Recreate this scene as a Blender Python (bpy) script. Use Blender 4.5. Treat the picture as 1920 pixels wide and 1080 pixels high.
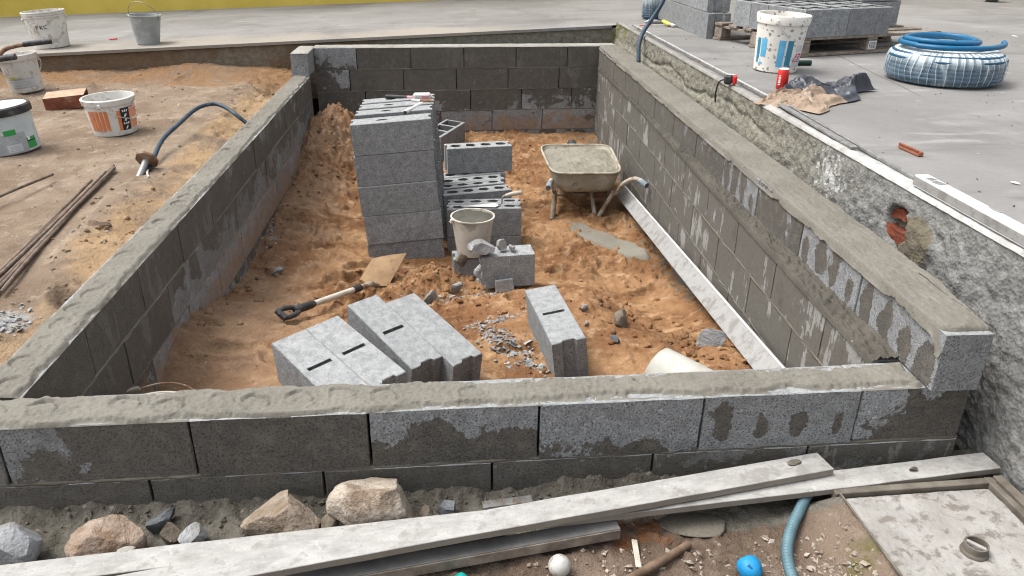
import bpy, bmesh, math, random
import numpy as np
from mathutils import Vector, Matrix, Euler
from mathutils.geometry import tessellate_polygon

random.seed(7)
for o in list(bpy.data.objects):
    bpy.data.objects.remove(o, do_unlink=True)
SC = bpy.context.scene
COL = SC.collection
R = math.radians

# ------------------------------------------------------------------ camera, sky, sun, exposure
CAM_POS = Vector((0.7143, -1.8837, 1.2832))
YAW, PITCH, ROLL, FPX = 0.1051, 0.4446, 0.0148, 1448.4
fw = Vector((math.sin(YAW)*math.cos(PITCH), math.cos(YAW)*math.cos(PITCH), -math.sin(PITCH)))
rt = Vector((math.cos(YAW), -math.sin(YAW), 0))
up = rt.cross(fw)
r2 = rt*math.cos(ROLL) + up*math.sin(ROLL)
u2 = -rt*math.sin(ROLL) + up*math.cos(ROLL)
cam = bpy.data.cameras.new('camera')
cam.sensor_width = 36
cam.lens = FPX*36/1920
cam.clip_start, cam.clip_end = 0.05, 500
co = bpy.data.objects.new('camera', cam)
COL.objects.link(co)
co.matrix_world = Matrix(((r2.x, u2.x, -fw.x, CAM_POS.x), (r2.y, u2.y, -fw.y, CAM_POS.y), (r2.z, u2.z, -fw.z, CAM_POS.z), (0, 0, 0, 1)))
SC.camera = co

SUN_EL, SUN_AZ = R(63), R(-75)          # azimuth measured from +y towards +x
W = bpy.data.worlds.new('World')
SC.world = W
W.use_nodes = True
wt = W.node_tree
wt.nodes.clear()
sky = wt.nodes.new('ShaderNodeTexSky')
sky.sky_type = 'NISHITA'
sky.sun_disc = False
sky.sun_elevation = SUN_EL
sky.sun_rotation = SUN_AZ
sky.air_density, sky.dust_density, sky.ozone_density = 1.0, 6.0, 1.0
hs = wt.nodes.new('ShaderNodeHueSaturation')
hs.inputs['Saturation'].default_value = 0.22
bg = wt.nodes.new('ShaderNodeBackground')
bg.inputs['Strength'].default_value = 0.15
wo = wt.nodes.new('ShaderNodeOutputWorld')
wt.links.new(sky.outputs[0], hs.inputs['Color'])
wt.links.new(hs.outputs[0], bg.inputs['Color'])
wt.links.new(bg.outputs[0], wo.inputs['Surface'])
sl = bpy.data.lights.new('sun', 'SUN')
sl.energy = 0.95
sl.angle = R(22)
sl.color = (1.0, 0.96, 0.9)
so = bpy.data.objects.new('sun', sl)
COL.objects.link(so)
sd = Vector((math.sin(SUN_AZ)*math.cos(SUN_EL), math.cos(SUN_AZ)*math.cos(SUN_EL), math.sin(SUN_EL)))
so.rotation_euler = sd.to_track_quat('Z', 'Y').to_euler()
SC.view_settings.view_transform = 'Standard'
SC.view_settings.look = 'None'
SC.view_settings.gamma = 1
SC.view_settings.use_curve_mapping = False
SC.view_settings.exposure = 1.15
SC.render.engine = 'CYCLES'
SC.cycles.use_denoising = True
SC.cycles.filter_width = 1.15
SC.cycles.max_bounces = 6

# ------------------------------------------------------------------ numpy noise
def _h(ix, iy, iz, seed):
    with np.errstate(over='ignore'):
        n = (ix.astype(np.uint32)*np.uint32(374761393) + iy.astype(np.uint32)*np.uint32(668265263)
             + iz.astype(np.uint32)*np.uint32(2147483647) + np.uint32(seed*1013904223 & 0xffffffff))
        n = (n ^ (n >> np.uint32(13)))*np.uint32(1274126177)
        n = (n ^ (n >> np.uint32(16)))*np.uint32(2246822519)
        n = n ^ (n >> np.uint32(15))
    return n.astype(np.float64)/4294967295.0

def vnoise(x, y, z=None, seed=0):
    x = np.asarray(x, float); y = np.asarray(y, float)
    z = np.zeros_like(x) if z is None else np.asarray(z, float)
    x, y = x + seed*17.31, y + seed*9.77
    ix, iy, iz = np.floor(x).astype(np.int64), np.floor(y).astype(np.int64), np.floor(z).astype(np.int64)
    fx, fy, fz = x-ix, y-iy, z-iz
    sx, sy, sz = [t*t*t*(t*(t*6-15)+10) for t in (fx, fy, fz)]
    r = 0
    for dx in (0, 1):
        for dy in (0, 1):
            for dz in (0, 1):
                w = (sx if dx else 1-sx)*(sy if dy else 1-sy)*(sz if dz else 1-sz)
                r = r + w*_h(ix+dx, iy+dy, iz+dz, seed)
    return r*2-1

def fbm(x, y, z=None, f=1.0, octv=4, seed=0, gain=0.5, kind=''):
    r = 0; a = 1.0; s = 0
    for k in range(octv):
        n = vnoise(x*f, y*f, None if z is None else z*f, seed+k*3)
        if kind == 'billow': n = np.abs(n)*2-0.7
        if kind == 'ridge': n = 1-np.abs(n)*2.2
        r = r + a*n; s += a; a *= gain; f *= 2.03
    return r/s

def sst(a, b, x):
    t = np.clip((np.asarray(x, float)-a)/(b-a), 0, 1)
    return t*t*(3-2*t)

def gauss(x, y, cx, cy, sx, sy=None):
    sy = sy or sx
    return np.exp(-((x-cx)/sx)**2-((y-cy)/sy)**2)

# ------------------------------------------------------------------ material helpers
class T:
    def __init__(s, name):
        s.m = bpy.data.materials.new(name); s.m.use_nodes = True
        s.t = s.m.node_tree; s.t.nodes.clear()
        s.out = s.t.nodes.new('ShaderNodeOutputMaterial')
        s.b = s.t.nodes.new('ShaderNodeBsdfPrincipled')
        s.t.links.new(s.b.outputs[0], s.out.inputs[0])
        s.tc = s.t.nodes.new('ShaderNodeTexCoord')
        s.P = s.tc.outputs['Object']
    def inp(s, sock, v):
        if v is None: return
        if hasattr(v, 'is_output'): s.t.links.new(v, sock)
        elif isinstance(v, (tuple, list)) and sock.type == 'RGBA' and len(v) == 3: sock.default_value = (*v, 1)
        else: sock.default_value = v
    def n(s, typ, ins=None, out=0, **kw):
        nd = s.t.nodes.new(typ)
        for k, v in kw.items(): setattr(nd, k, v)
        for k, v in (ins or {}).items(): s.inp(nd.inputs[k], v)
        return nd.outputs[out]
    def math(s, op, a, b=None, c=None):
        return s.n('ShaderNodeMath', {0: a, 1: b, 2: c} if c is not None else ({0: a, 1: b} if b is not None else {0: a}), operation=op)
    def noise(s, sc, det=4, ro=0.55, v=None, dist=0.0):
        return s.n('ShaderNodeTexNoise', {'Vector': v or s.P, 'Scale': sc, 'Detail': det, 'Roughness': ro, 'Distortion': dist})
    def voro(s, sc, v=None, feat='F1', out=0):
        return s.n('ShaderNodeTexVoronoi', {'Vector': v or s.P, 'Scale': sc}, out=out, feature=feat)
    def step(s, x, a, b, lo=0.0, hi=1.0):
        return s.n('ShaderNodeMapRange', {0: x, 1: a, 2: b, 3: lo, 4: hi}, interpolation_type='SMOOTHSTEP')
    def mix(s, f, a, b, mode='MIX'):
        nd = s.t.nodes.new('ShaderNodeMix'); nd.data_type = 'RGBA'; nd.blend_type = mode
        s.inp(nd.inputs[0], f); s.inp(nd.inputs[6], a); s.inp(nd.inputs[7], b)
        return nd.outputs[2]
    def scalev(s, k, v=None, loc=(0, 0, 0), rot=(0, 0, 0)):
        return s.n('ShaderNodeMapping', {'Vector': v or s.P, 'Scale': k, 'Location': loc, 'Rotation': rot})
    def attr(s, name):
        return s.n('ShaderNodeAttribute', None, out=2, attribute_type='OBJECT', attribute_name=name)
    def xyz(s, v=None):
        nd = s.t.nodes.new('ShaderNodeSeparateXYZ'); s.t.links.new(v or s.P, nd.inputs[0]); return nd.outputs
    def bump(s, h, st=0.5, d=0.01, nrm=None):
        return s.n('ShaderNodeBump', {'Height': h, 'Strength': st, 'Distance': d, 'Normal': nrm})
    def done(s, col=None, rough=0.9, nrm=None, metal=None, spec=0.3):
        s.inp(s.b.inputs['Base Color'], col); s.inp(s.b.inputs['Roughness'], rough)
        s.inp(s.b.inputs['Normal'], nrm); s.inp(s.b.inputs['Metallic'], metal)
        s.inp(s.b.inputs['Specular IOR Level'], spec)
        return s.m

def randvec(t):
    rnd = t.n('ShaderNodeObjectInfo', out=5)
    v = t.n('ShaderNodeCombineXYZ', {0: t.math('MULTIPLY', rnd, 37.0), 1: t.math('MULTIPLY', rnd, 91.0), 2: t.math('MULTIPLY', rnd, 53.0)})
    return t.n('ShaderNodeVectorMath', {0: t.P, 1: v}, operation='ADD'), rnd

def mat_block():
    t = T('concrete_block')
    Q, rnd = randvec(t)
    X = t.xyz()
    grain = t.noise(150, 3, 0.7, Q)
    mid = t.noise(22, 5, 0.65, Q)
    dry = t.mix(t.step(grain, 0.3, 0.72), (0.19, 0.20, 0.206), (0.40, 0.416, 0.426))
    dry = t.mix(t.step(mid, 0.35, 0.72, 0, 0.7), dry, (0.155, 0.16, 0.165))
    dry = t.mix(t.step(t.noise(75, 2, 0.5, Q), 0.66, 0.74, 0, 0.75), dry, (0.52, 0.53, 0.53))
    dry = t.mix(t.math('MULTIPLY', rnd, 0.42), dry, (0.1, 0.1, 0.1))
    pore = t.step(t.math('SUBTRACT', t.voro(125, Q), t.math('MULTIPLY', t.noise(60, 3, .6, Q), .42)), -.02, 0.10)
    wetc = t.mix(t.step(grain, 0.3, 0.75), (0.055, 0.051, 0.046), (0.112, 0.105, 0.094))
    wetc = t.mix(t.step(t.noise(3.5, 5, 0.6, Q), 0.35, 0.7, 0, .6), wetc, (0.10, 0.09, 0.077))
    wetc = t.mix(t.step(mid, 0.4, 0.75, 0, 0.6), wetc, (0.15, 0.137, 0.117))
    # wet stain field: level + gradients + four core ovals + ragged noise
    nz = t.math('MULTIPLY_ADD', t.noise(6.5, 10, 0.66, Q, 0.3), 2.8, -1.4)
    uu = t.math('MULTIPLY', t.math('ADD', X[0], 0.25), 8.0)
    cell = t.n('ShaderNodeTexWhiteNoise', {'W': t.math('ADD', t.math('FLOOR', uu), t.math('MULTIPLY', rnd, 77.0))}, noise_dimensions='1D')
    u = t.math('SUBTRACT', t.math('FRACT', t.math('MULTIPLY', t.math('ADD', X[0], 0.25), 8.0)), 0.5)
    wob = t.math('MULTIPLY_ADD', t.noise(11, 7, 0.62, Q), 0.9, -0.45)
    u = t.math('ADD', u, wob)
    e2 = t.math('ADD', t.math('POWER', t.math('DIVIDE', u, t.math('MULTIPLY_ADD', cell, .22, .22)), 2.0), t.math('POWER', t.math('DIVIDE', t.math('ADD', X[2], t.math('MULTIPLY_ADD', cell, -.05, 0.035)), t.math('MULTIPLY_ADD', cell, .06, .055)), 2.0))
    ov = t.math('SUBTRACT', 1.0, t.math('SQRT', e2))
    F = t.math('ADD', t.attr('wet'), nz)
    F = t.math('MULTIPLY_ADD', t.attr('ov'), ov, F)
    F = t.math('MULTIPLY_ADD', t.attr('gz'), t.math('MULTIPLY', X[2], 10.0), F)
    F = t.math('MULTIPLY_ADD', t.attr('gx'), t.math('MULTIPLY', X[0], 4.0), F)
    mask = t.step(F, -0.03, 0.04)
    col = t.mix(mask, dry, wetc)
    col = t.mix(pore, t.mix(.6, col, (.03, .029, .027)), col)
    # mortar film smeared down the face, with drier runs left between
    st = t.math('MULTIPLY_ADD', t.noise(1.0, 7, 0.64, t.scalev((25, 25, 3.4), Q), 0.9), .5, t.math('MULTIPLY', t.noise(1.0, 6, 0.6, t.scalev((8, 8, 2.0), Q), 0.9), .5))
    st = t.math('MULTIPLY_ADD', t.math('SUBTRACT', t.noise(4, 5, 0.6, Q), .5), .8, st)
    film = t.mix(t.noise(30, 4, 0.6, Q), (0.083, 0.078, 0.068), (0.135, 0.127, 0.111))
    fm = t.math('MULTIPLY', t.step(st, 0.30, 0.42), t.attr('smear'))
    run = t.math('MULTIPLY', t.step(st, 0.575, 0.61), t.step(t.attr('smear'), .2, .9))
    col = t.mix(fm, col, film)
    col = t.mix(t.math('MULTIPLY', run, 0.85), col, (0.27, 0.268, 0.258))
    # clay
    dn = t.math('ADD', t.math('MULTIPLY_ADD', t.noise(9, 7, 0.65, Q), 2.4, -1.2), t.attr('dirt'))
    dn = t.math('SUBTRACT', dn, t.math('MULTIPLY', X[2], 3.0))
    col = t.mix(t.step(dn, -0.1, 0.5, 0, 0.8), col, t.mix(t.noise(20, 4, 0.6, Q), (0.15, 0.08, 0.043), (0.36, 0.26, 0.185)))
    h = t.math('ADD', t.math('MULTIPLY', grain, 0.5), t.math('MULTIPLY', pore, 0.9))
    h = t.math('ADD', h, t.math('MULTIPLY', mid, 0.8))
    return t.done(col, t.step(mask, 0, 1, 0.95, 0.8), t.bump(h, 0.8, 0.008))

def mat_simple(name, c1, c2, sc=8, rough=0.85, bump=0.3, bsc=60, dirt=None, dsc=6, damt=0.5, metal=None, spec=0.3, bd=0.004):
    t = T(name)
    Q, rnd = randvec(t)
    col = t.mix(t.step(t.noise(sc, 6, 0.62, Q), 0.3, 0.7), c1, c2)
    if dirt:
        col = t.mix(t.step(t.noise(dsc, 8, 0.68, Q, 0.3), 1-damt-0.06, 1-damt+0.06, 0, 0.85), col, dirt)
    nrm = t.bump(t.noise(bsc, 4, 0.6, Q), bump, bd) if bump else None
    return t.done(col, rough, nrm, metal, spec)

def mat_sand(name, kind):
    t = T(name)
    X = t.xyz()
    a = t.noise(2.2, 8, 0.62, None, 0.4)
    b = t.noise(11, 7, 0.65)
    c = t.noise(60, 4, 0.6)
    if kind == 'pit':
        col = t.mix(t.step(a, 0.36, 0.66), (0.158, 0.076, 0.034), (0.285, 0.166, 0.084))
        col = t.mix(t.step(b, 0.50, 0.70, 0, 0.85), col, (0.37, 0.245, 0.143))
        col = t.mix(t.step(t.noise(4.3, 8, 0.66, t.scalev((1, 1, 1), None, (3, 1, 0))), 0.52, 0.64, 0, 0.6), col, (0.105, 0.053, 0.026))
        # greyish clay towards the left wall, mortar crumbs along the right wall
        left = t.math('ADD', t.step(X[0], 0.55, -0.35, 0, 1), t.math('MULTIPLY_ADD', a, 1.6, -1.0))
        col = t.mix(t.step(left, 0.2, 0.95, 0, 0.75), col, t.mix(b, (0.13, 0.082, 0.053), (0.255, 0.18, 0.125)))
        rg = t.math('ADD', t.step(X[0], 1.85, 2.2), t.math('MULTIPLY_ADD', b, 2.6, -1.9))
        col = t.mix(t.step(rg, 0.25, 0.7, 0, 0.9), col, (0.12, 0.105, 0.082))
        col = t.mix(t.step(t.noise(46, 2, 0.5), 0.70, 0.76, 0, 0.5), col, (0.42, 0.35, 0.27))
    elif kind == 'left':
        col = t.mix(t.step(a, 0.35, 0.68), (0.155, 0.113, 0.08), (0.248, 0.196, 0.146))
        col = t.mix(t.step(b, 0.52, 0.75, 0, 0.7), col, (0.33, 0.275, 0.215))
        near = t.math('ADD', t.step(X[0], -1.15, -0.72), t.math('MULTIPLY_ADD', a, 2.4, -1.55))
        col = t.mix(t.step(near, 0.3, 0.8, 0, 0.85), col, t.mix(b, (0.235, 0.145, 0.072), (0.36, 0.255, 0.15)))
        back = t.math('ADD', t.step(X[1], 4.6, 5.5), t.math('MULTIPLY_ADD', a, 2.2, -1.35))
        col = t.mix(t.step(back, 0.3, 0.85, 0, 0.9), col, t.mix(b, (0.13, 0.068, 0.03), (0.23, 0.135, 0.07)))
        gx = t.n('ShaderNodeVectorMath', {0: t.P, 1: (-0.86, 0.73, -0.05)}, out=1, operation='DISTANCE')
        gm = t.math('ADD', t.math('SUBTRACT', 0.10, gx), t.math('MULTIPLY_ADD', b, 0.3, -0.15))
        col = t.mix(t.step(gm, 0.0, 0.05, 0, 0.9), col, t.mix(c, (0.15, 0.155, 0.155), (0.36, 0.36, 0.35)))
        col = t.mix(t.step(t.noise(5.2, 9, 0.7), 0.56, 0.68, 0, 0.6), col, (0.125, 0.088, 0.062))
    else:
        brown = t.mix(t.step(a, 0.35, 0.66), (0.085, 0.060, 0.043), (0.165, 0.124, 0.094))
        brown = t.mix(t.step(b, 0.55, 0.75, 0, 0.7), brown, (0.22, 0.18, 0.145))
        grey = t.mix(t.step(b, 0.35, 0.7), (0.085, 0.077, 0.062), (0.15, 0.139, 0.116))
        f = t.math('ADD', t.step(X[1], -0.27, -0.14), t.math('MULTIPLY_ADD', t.noise(6, 6, 0.6), 1.2, -0.6))
        f = t.math('ADD', f, t.step(X[0], 0.6, -0.1, 0, 0.7))
        col = t.mix(t.step(f, 0.35, 0.62), brown, grey)
        mo = t.math('MULTIPLY', t.math('MULTIPLY', t.step(X[0], 1.72, 1.82), t.step(X[1], -.33, -.40)), t.step(b, .4, .6))
        col = t.mix(mo, col, t.mix(c, (0.06, 0.058, 0.018), (0.13, 0.12, 0.045)))
        rust = t.math('MULTIPLY', t.step(t.math('ABSOLUTE', t.math('SUBTRACT', X[0], 1.27)), .14, .05), t.step(t.math('ABSOLUTE', t.math('ADD', X[1], .21)), .08, .03))
        col = t.mix(t.math('MULTIPLY', rust, t.step(b, .45, .6)), col, (0.16, 0.07, 0.032))
        col = t.mix(t.step(t.noise(38, 3, 0.5), 0.66, 0.72, 0, 0.6), col, (0.30, 0.27, 0.235))
    h = t.math('ADD', t.math('MULTIPLY', b, 1.0), t.math('MULTIPLY', c, 0.45))
    h = t.math('ADD', h, t.math('MULTIPLY', t.noise(220, 2, 0.5), 0.14))
    return t.done(col, 0.96, t.bump(h, 1.0, 0.024), None, 0.15)

def mat_mortar(name, c1, c2, dark=(0.062, 0.056, 0.044)):
    t = T(name)
    b = t.noise(16, 7, 0.66)
    c = t.noise(120, 3, 0.6)
    col = t.mix(t.step(t.noise(4, 6, 0.6), 0.3, 0.7), c1, c2)
    col = t.mix(t.step(b, 0.5, 0.78, 0, 0.5), col, dark)
    col = t.mix(t.step(c, 0.35, 0.7, 0, 0.35), col, (c2[0]*1.35, c2[1]*1.35, c2[2]*1.35))
    h = t.math('ADD', b, t.math('MULTIPLY', c, 0.35))
    h = t.math('ADD', h, t.math('MULTIPLY', t.step(t.noise(70, 3, 0.6), 0.58, 0.66), -0.6))
    return t.done(col, 0.85, t.bump(h, 0.5, 0.006))

def mat_yard():
    t = T('yard_concrete')
    a = t.noise(0.9, 8, 0.62, None, 0.5)
    st = t.noise(1.0, 7, 0.64, t.scalev((1.2, 3.6, 1), None, (0, 0, 0), (0, 0, R(12))), 0.3)
    f = t.noise(34, 5, 0.65)
    col = t.mix(t.step(a, 0.32, 0.7), (0.150, 0.145, 0.139), (0.208, 0.203, 0.197))
    col = t.mix(t.step(st, 0.54, 0.72, 0, 0.65), col, (0.255, 0.25, 0.242))
    col = t.mix(t.step(t.noise(1.3, 8, 0.66, t.scalev((2.1, 0.8, 1))), 0.52, 0.7, 0, 0.45), col, (0.095, 0.092, 0.089))
    sc1 = t.noise(1.0, 6, 0.6, t.scalev((0.9, 4, 1), None, (5, 2, 0), (0, 0, R(52))), 0.6)
    col = t.mix(t.step(sc1, 0.56, 0.68, 0, 0.45), col, (0.085, 0.083, 0.08))
    sc2 = t.noise(1.0, 6, 0.65, t.scalev((1.6, 6, 1), None, (1, 7, 0), (0, 0, R(-38))), 0.5)
    col = t.mix(t.step(sc2, 0.58, 0.68, 0, 0.5), col, (0.29, 0.285, 0.278))
    col = t.mix(t.step(t.noise(9, 5, 0.7), 0.66, 0.73, 0, 0.6), col, (0.34, 0.335, 0.325))
    col = t.mix(t.step(t.noise(26, 3, 0.6), 0.71, 0.75, 0, 0.8), col, (0.075, 0.07, 0.065))
    X = t.xyz()
    sandy = t.math('ADD', t.step(X[1], 6.9, 6.1), t.math('MULTIPLY_ADD', a, 1.6, -1.1))
    sandy = t.math('MULTIPLY', sandy, t.step(X[0], 2.3, 1.2))
    col = t.mix(t.step(sandy, 0.15, 0.8, 0, 0.75), col, (0.27, 0.24, 0.20))
    col = t.mix(t.step(f, 0.3, 0.75, 0, 0.25), col, (0.12, 0.115, 0.11))
    # old pour joint
    ln = t.math('ABSOLUTE', t.math('ADD', t.math('MULTIPLY', X[0], 0.987), t.math('ADD', t.math('MULTIPLY', X[1], -0.158), t.math('MULTIPLY_ADD', t.noise(1.5, 4), 0.05, -3.15))))
    jm = t.math('MULTIPLY', t.step(ln, 0.009, 0.004), t.step(X[1], 2.3, 2.6))
    col = t.mix(t.math('MULTIPLY', jm, 0.75), col, (0.07, 0.066, 0.062))
    return t.done(col, 0.8, t.bump(t.math('ADD', f, t.math('MULTIPLY', st, 0.6)), 0.25, 0.006), None, 0.3)

def mat_render():
    t = T('roughcast_render')
    X = t.xyz()
    b = t.noise(26, 6, 0.68)
    c = t.noise(110, 3, 0.6)
    base = t.mix(t.step(b, 0.3, 0.7), (0.125, 0.117, 0.092), (0.215, 0.204, 0.168))
    grey = t.mix(t.step(b, 0.3, 0.7), (0.125, 0.125, 0.119), (0.215, 0.214, 0.205))
    col = t.mix(t.step(t.math('ADD', X[1], t.math('MULTIPLY_ADD', t.noise(3, 5), 1.2, -0.6)), 2.0, 0.9), base, grey)
    col = t.mix(t.step(t.noise(85, 4, .7), 0.60, 0.72, 0, 0.6), col, (0.32, 0.317, 0.30))
    col = t.mix(t.step(t.noise(70, 4, .7, t.scalev((1, 1, 1), None, (4, 2, 1))), 0.57, 0.68, 0, 0.55), col, (0.07, 0.066, 0.057))
    col = t.mix(t.step(t.noise(9, 8, 0.7), 0.58, 0.70, 0, 0.4), col, (0.095, 0.085, 0.065))
    moss = t.math('MULTIPLY', t.math('MULTIPLY', t.step(X[1], 5.35, 5.75), t.step(X[0], 2.47, 2.50)), t.step(t.noise(7, 6), 0.46, 0.64, 0, .8))
    brown = t.math('MULTIPLY', t.step(X[1], 5.3, 5.5), t.step(X[0], .6, -.2))
    col = t.mix(t.math('MULTIPLY', brown, t.step(t.noise(4, 6), 0.3, 0.55, 0.3, 0.9)), col, t.mix(b, (0.085, 0.055, 0.03), (0.165, 0.11, 0.068)))
    col = t.mix(moss, col, (0.12, 0.13, 0.02))
    # splash of white plaster
    d = t.n('ShaderNodeVectorMath', {0: t.scalev((1, 0.8, 1)), 1: (2.45, 1.08, 0.27)}, out=1, operation='DISTANCE')
    sp = t.math('ADD', t.math('SUBTRACT', 0.14, d), t.math('MULTIPLY_ADD', t.noise(30, 7, 0.7), 0.8, -0.46))
    col = t.mix(t.step(sp, -0.02, 0.04, 0, 0.9), col, (0.40, 0.40, 0.385))
    # patch of newer brown mortar right of the hole
    d2 = t.n('ShaderNodeVectorMath', {0: t.P, 1: (2.46, 0.63, 0.215)}, out=1, operation='DISTANCE')
    pm = t.math('ADD', t.math('SUBTRACT', 0.115, d2), t.math('MULTIPLY_ADD', b, 0.09, -0.045))
    col = t.mix(t.step(pm, 0, 0.02), col, t.mix(c, (0.075, 0.064, 0.045), (0.15, 0.131, 0.096)))
    h = t.math('ADD', b, t.math('MULTIPLY', c, 0.7))
    h = t.math('ADD', h, t.math('MULTIPLY', t.voro(75), 0.8))
    return t.done(col, 0.95, t.bump(h, .6, 0.008))

def mat_board():
    t = T('cement_crusted_board')
    v = t.scalev((1.0, 2.2, 2.2))
    a = t.noise(9, 9, 0.72, v)
    col = t.mix(t.step(a, 0.3, 0.68), (0.225, 0.22, 0.208), (0.345, 0.339, 0.325))
    col = t.mix(t.step(t.noise(9, 7, 0.7), 0.54, 0.62, 0, 0.65), col, (0.19, 0.18, 0.163))
    col = t.mix(t.step(t.voro(26, t.n('ShaderNodeVectorMath', {0: t.P, 1: t.n('ShaderNodeTexNoise', {'Vector': t.P, 'Scale': 12.0}, out=1)}, operation='ADD')), 0.16, 0.12, 0, 0.5), col, (0.15, 0.142, 0.13))
    col = t.mix(t.step(t.noise(120, 4, .7), .60, .68, 0, .6), col, (.14, .132, .12))
    col = t.mix(t.step(t.noise(22, 7, .75, None, .6), .60, .66, 0, .55), col, (.42, .415, .40))
    col = t.mix(t.step(t.noise(16, 8, .75, t.scalev((1, 1, 1), None, (7, 3, 2)), .8), .59, .64, 0, .5), col, (.165, .158, .146))
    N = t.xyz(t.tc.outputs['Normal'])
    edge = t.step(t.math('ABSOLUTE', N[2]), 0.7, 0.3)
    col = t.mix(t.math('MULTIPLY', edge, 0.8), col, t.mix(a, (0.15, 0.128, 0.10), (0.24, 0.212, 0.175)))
    h = t.math('ADD', a, t.math('MULTIPLY', t.noise(60, 4), 0.5))
    return t.done(col, 0.85, t.bump(h, 0.4, 0.004))

def mat_film():
    t = T('plastic_film')
    X = t.xyz()
    ang = t.n('ShaderNodeMath', {0: X[1], 1: X[0]}, operation='ARCTAN2')
    v = t.n('ShaderNodeCombineXYZ', {0: t.math('MULTIPLY', ang, 4.2), 1: t.math('MULTIPLY', X[2], 5.0), 2: 0.0})
    st = t.noise(1.0, 5, 0.6, v, 0.8)
    fold = t.n('ShaderNodeTexWave', {'Vector': v, 'Scale': 0.55, 'Distortion': 5.0, 'Detail': 3.0, 'Detail Scale': 1.2}, out=1)
    dens = t.math('ADD', t.step(st, 0.48, 0.74, 0.10, 0.42), t.step(fold, 0.96, 1.0, 0, 0.35))
    top = t.step(X[2], 0.11, 0.19, 0.03, 0.5)
    dens = t.math('MINIMUM', t.math('ADD', dens, top), 0.93)
    tr = t.n('ShaderNodeBsdfTransparent')
    t.inp(t.b.inputs['Base Color'], (0.66, 0.75, 0.79)); t.inp(t.b.inputs['Roughness'], 0.25)
    t.inp(t.b.inputs['Normal'], t.bump(t.math('ADD', st, fold), 0.7, 0.02))
    mx = t.t.nodes.new('ShaderNodeMixShader')
    t.inp(mx.inputs[0], dens); t.t.links.new(tr, mx.inputs[1]); t.t.links.new(t.b.outputs[0], mx.inputs[2])
    t.t.links.new(mx.outputs[0], t.out.inputs[0])
    return t.m

def mat_speckled():
    t = T('paint_spattered_white_plastic')
    col = t.mix(t.step(t.noise(14, 6, 0.7), 0.4, 0.75, 0, 0.5), (0.68, 0.66, 0.61), (0.5, 0.46, 0.4))
    w = t.n('ShaderNodeVectorMath', {0: t.P, 1: t.n('ShaderNodeVectorMath', {0: t.n('ShaderNodeTexNoise', {'Vector': t.P, 'Scale': 40.0}, out=1), 1: (0.03, 0.03, 0.03)}, operation='MULTIPLY')}, operation='ADD')
    d = t.voro(34, w)
    sz = t.math('MULTIPLY', t.n('ShaderNodeTexVoronoi', {'Vector': w, 'Scale': 34.0}, out=1), 1.0)
    sz = t.xyz(sz)[0]
    th = t.math('MULTIPLY_ADD', sz, 0.62, -0.10)
    col = t.mix(t.step(t.math('SUBTRACT', th, d), 0.0, 0.04, 0, 0.85), col, (0.20, 0.185, 0.165))
    return t.done(col, 0.5, None, None, 0.4)

def mat_stone(name, light, dark, ochre):
    t = T(name)
    Q, rnd = randvec(t)
    a = t.noise(9, 8, 0.65, Q)
    b = t.noise(45, 5, 0.65, Q)
    col = t.mix(t.step(a, 0.36, 0.64), dark, light)
    col = t.mix(t.step(t.noise(6, 8, 0.68, Q, 0.5), 0.52, 0.62, 0, 0.8), col, ochre)
    col = t.mix(t.step(b, 0.6, 0.75, 0, 0.5), col, (light[0]*1.25, light[1]*1.25, light[2]*1.25))
    col = t.mix(t.step(t.noise(70, 4, .7, Q), .57, .68, 0, .6), col, (dark[0]*.5, dark[1]*.5, dark[2]*.5))
    return t.done(col, 0.9, t.bump(t.math('ADD', t.math('ADD', a, b), t.math('MULTIPLY', t.noise(110, 3, .6, Q), .4)), 1.0, 0.012))

BLOCK = mat_block()
def mat_top():  # top light painted in: paler concrete on upward block faces, plus sand patches
    t = T('toplit_sandy_block_top')
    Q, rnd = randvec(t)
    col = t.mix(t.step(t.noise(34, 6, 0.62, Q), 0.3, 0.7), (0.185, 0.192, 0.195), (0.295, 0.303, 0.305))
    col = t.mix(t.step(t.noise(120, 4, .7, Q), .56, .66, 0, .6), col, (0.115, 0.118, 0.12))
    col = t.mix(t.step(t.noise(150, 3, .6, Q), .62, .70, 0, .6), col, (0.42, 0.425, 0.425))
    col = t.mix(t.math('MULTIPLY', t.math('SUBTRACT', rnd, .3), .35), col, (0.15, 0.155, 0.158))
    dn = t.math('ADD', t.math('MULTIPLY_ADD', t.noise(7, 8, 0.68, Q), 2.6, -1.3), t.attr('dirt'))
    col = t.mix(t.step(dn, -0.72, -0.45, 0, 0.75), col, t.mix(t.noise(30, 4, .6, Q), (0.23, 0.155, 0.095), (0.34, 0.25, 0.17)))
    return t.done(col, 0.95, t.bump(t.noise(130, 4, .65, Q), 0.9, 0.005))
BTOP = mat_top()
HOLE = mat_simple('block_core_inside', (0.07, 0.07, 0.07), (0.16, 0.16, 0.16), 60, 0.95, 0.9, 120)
MORT = mat_mortar('fresh_mortar', (0.108, 0.100, 0.083), (0.152, 0.143, 0.122))
MORTD = mat_mortar('damp_mortar', (0.075, 0.067, 0.053), (0.125, 0.113, 0.09))
MORTL = mat_mortar('pale_dried_mortar', (0.19, 0.18, 0.155), (0.27, 0.26, 0.235), (0.13, 0.12, 0.10))
SANDP, SANDL, DIRTF = mat_sand('pit_sand', 'pit'), mat_sand('left_sand', 'left'), mat_sand('front_dirt', 'front')
YARD, RENDER, BOARD, FILM = mat_yard(), mat_render(), mat_board(), mat_film()
PLASTER = mat_simple('white_plaster_spill', (0.29, 0.285, 0.27), (0.44, 0.436, 0.425), 14, 0.9, 0.4, 60, (0.25, 0.235, 0.21), 12, 0.40)
YELLOW = mat_simple('yellow_wall_paint', (0.50, 0.385, 0.07), (0.58, 0.45, 0.095), 3, 0.85, 0.3, 40)
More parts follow.
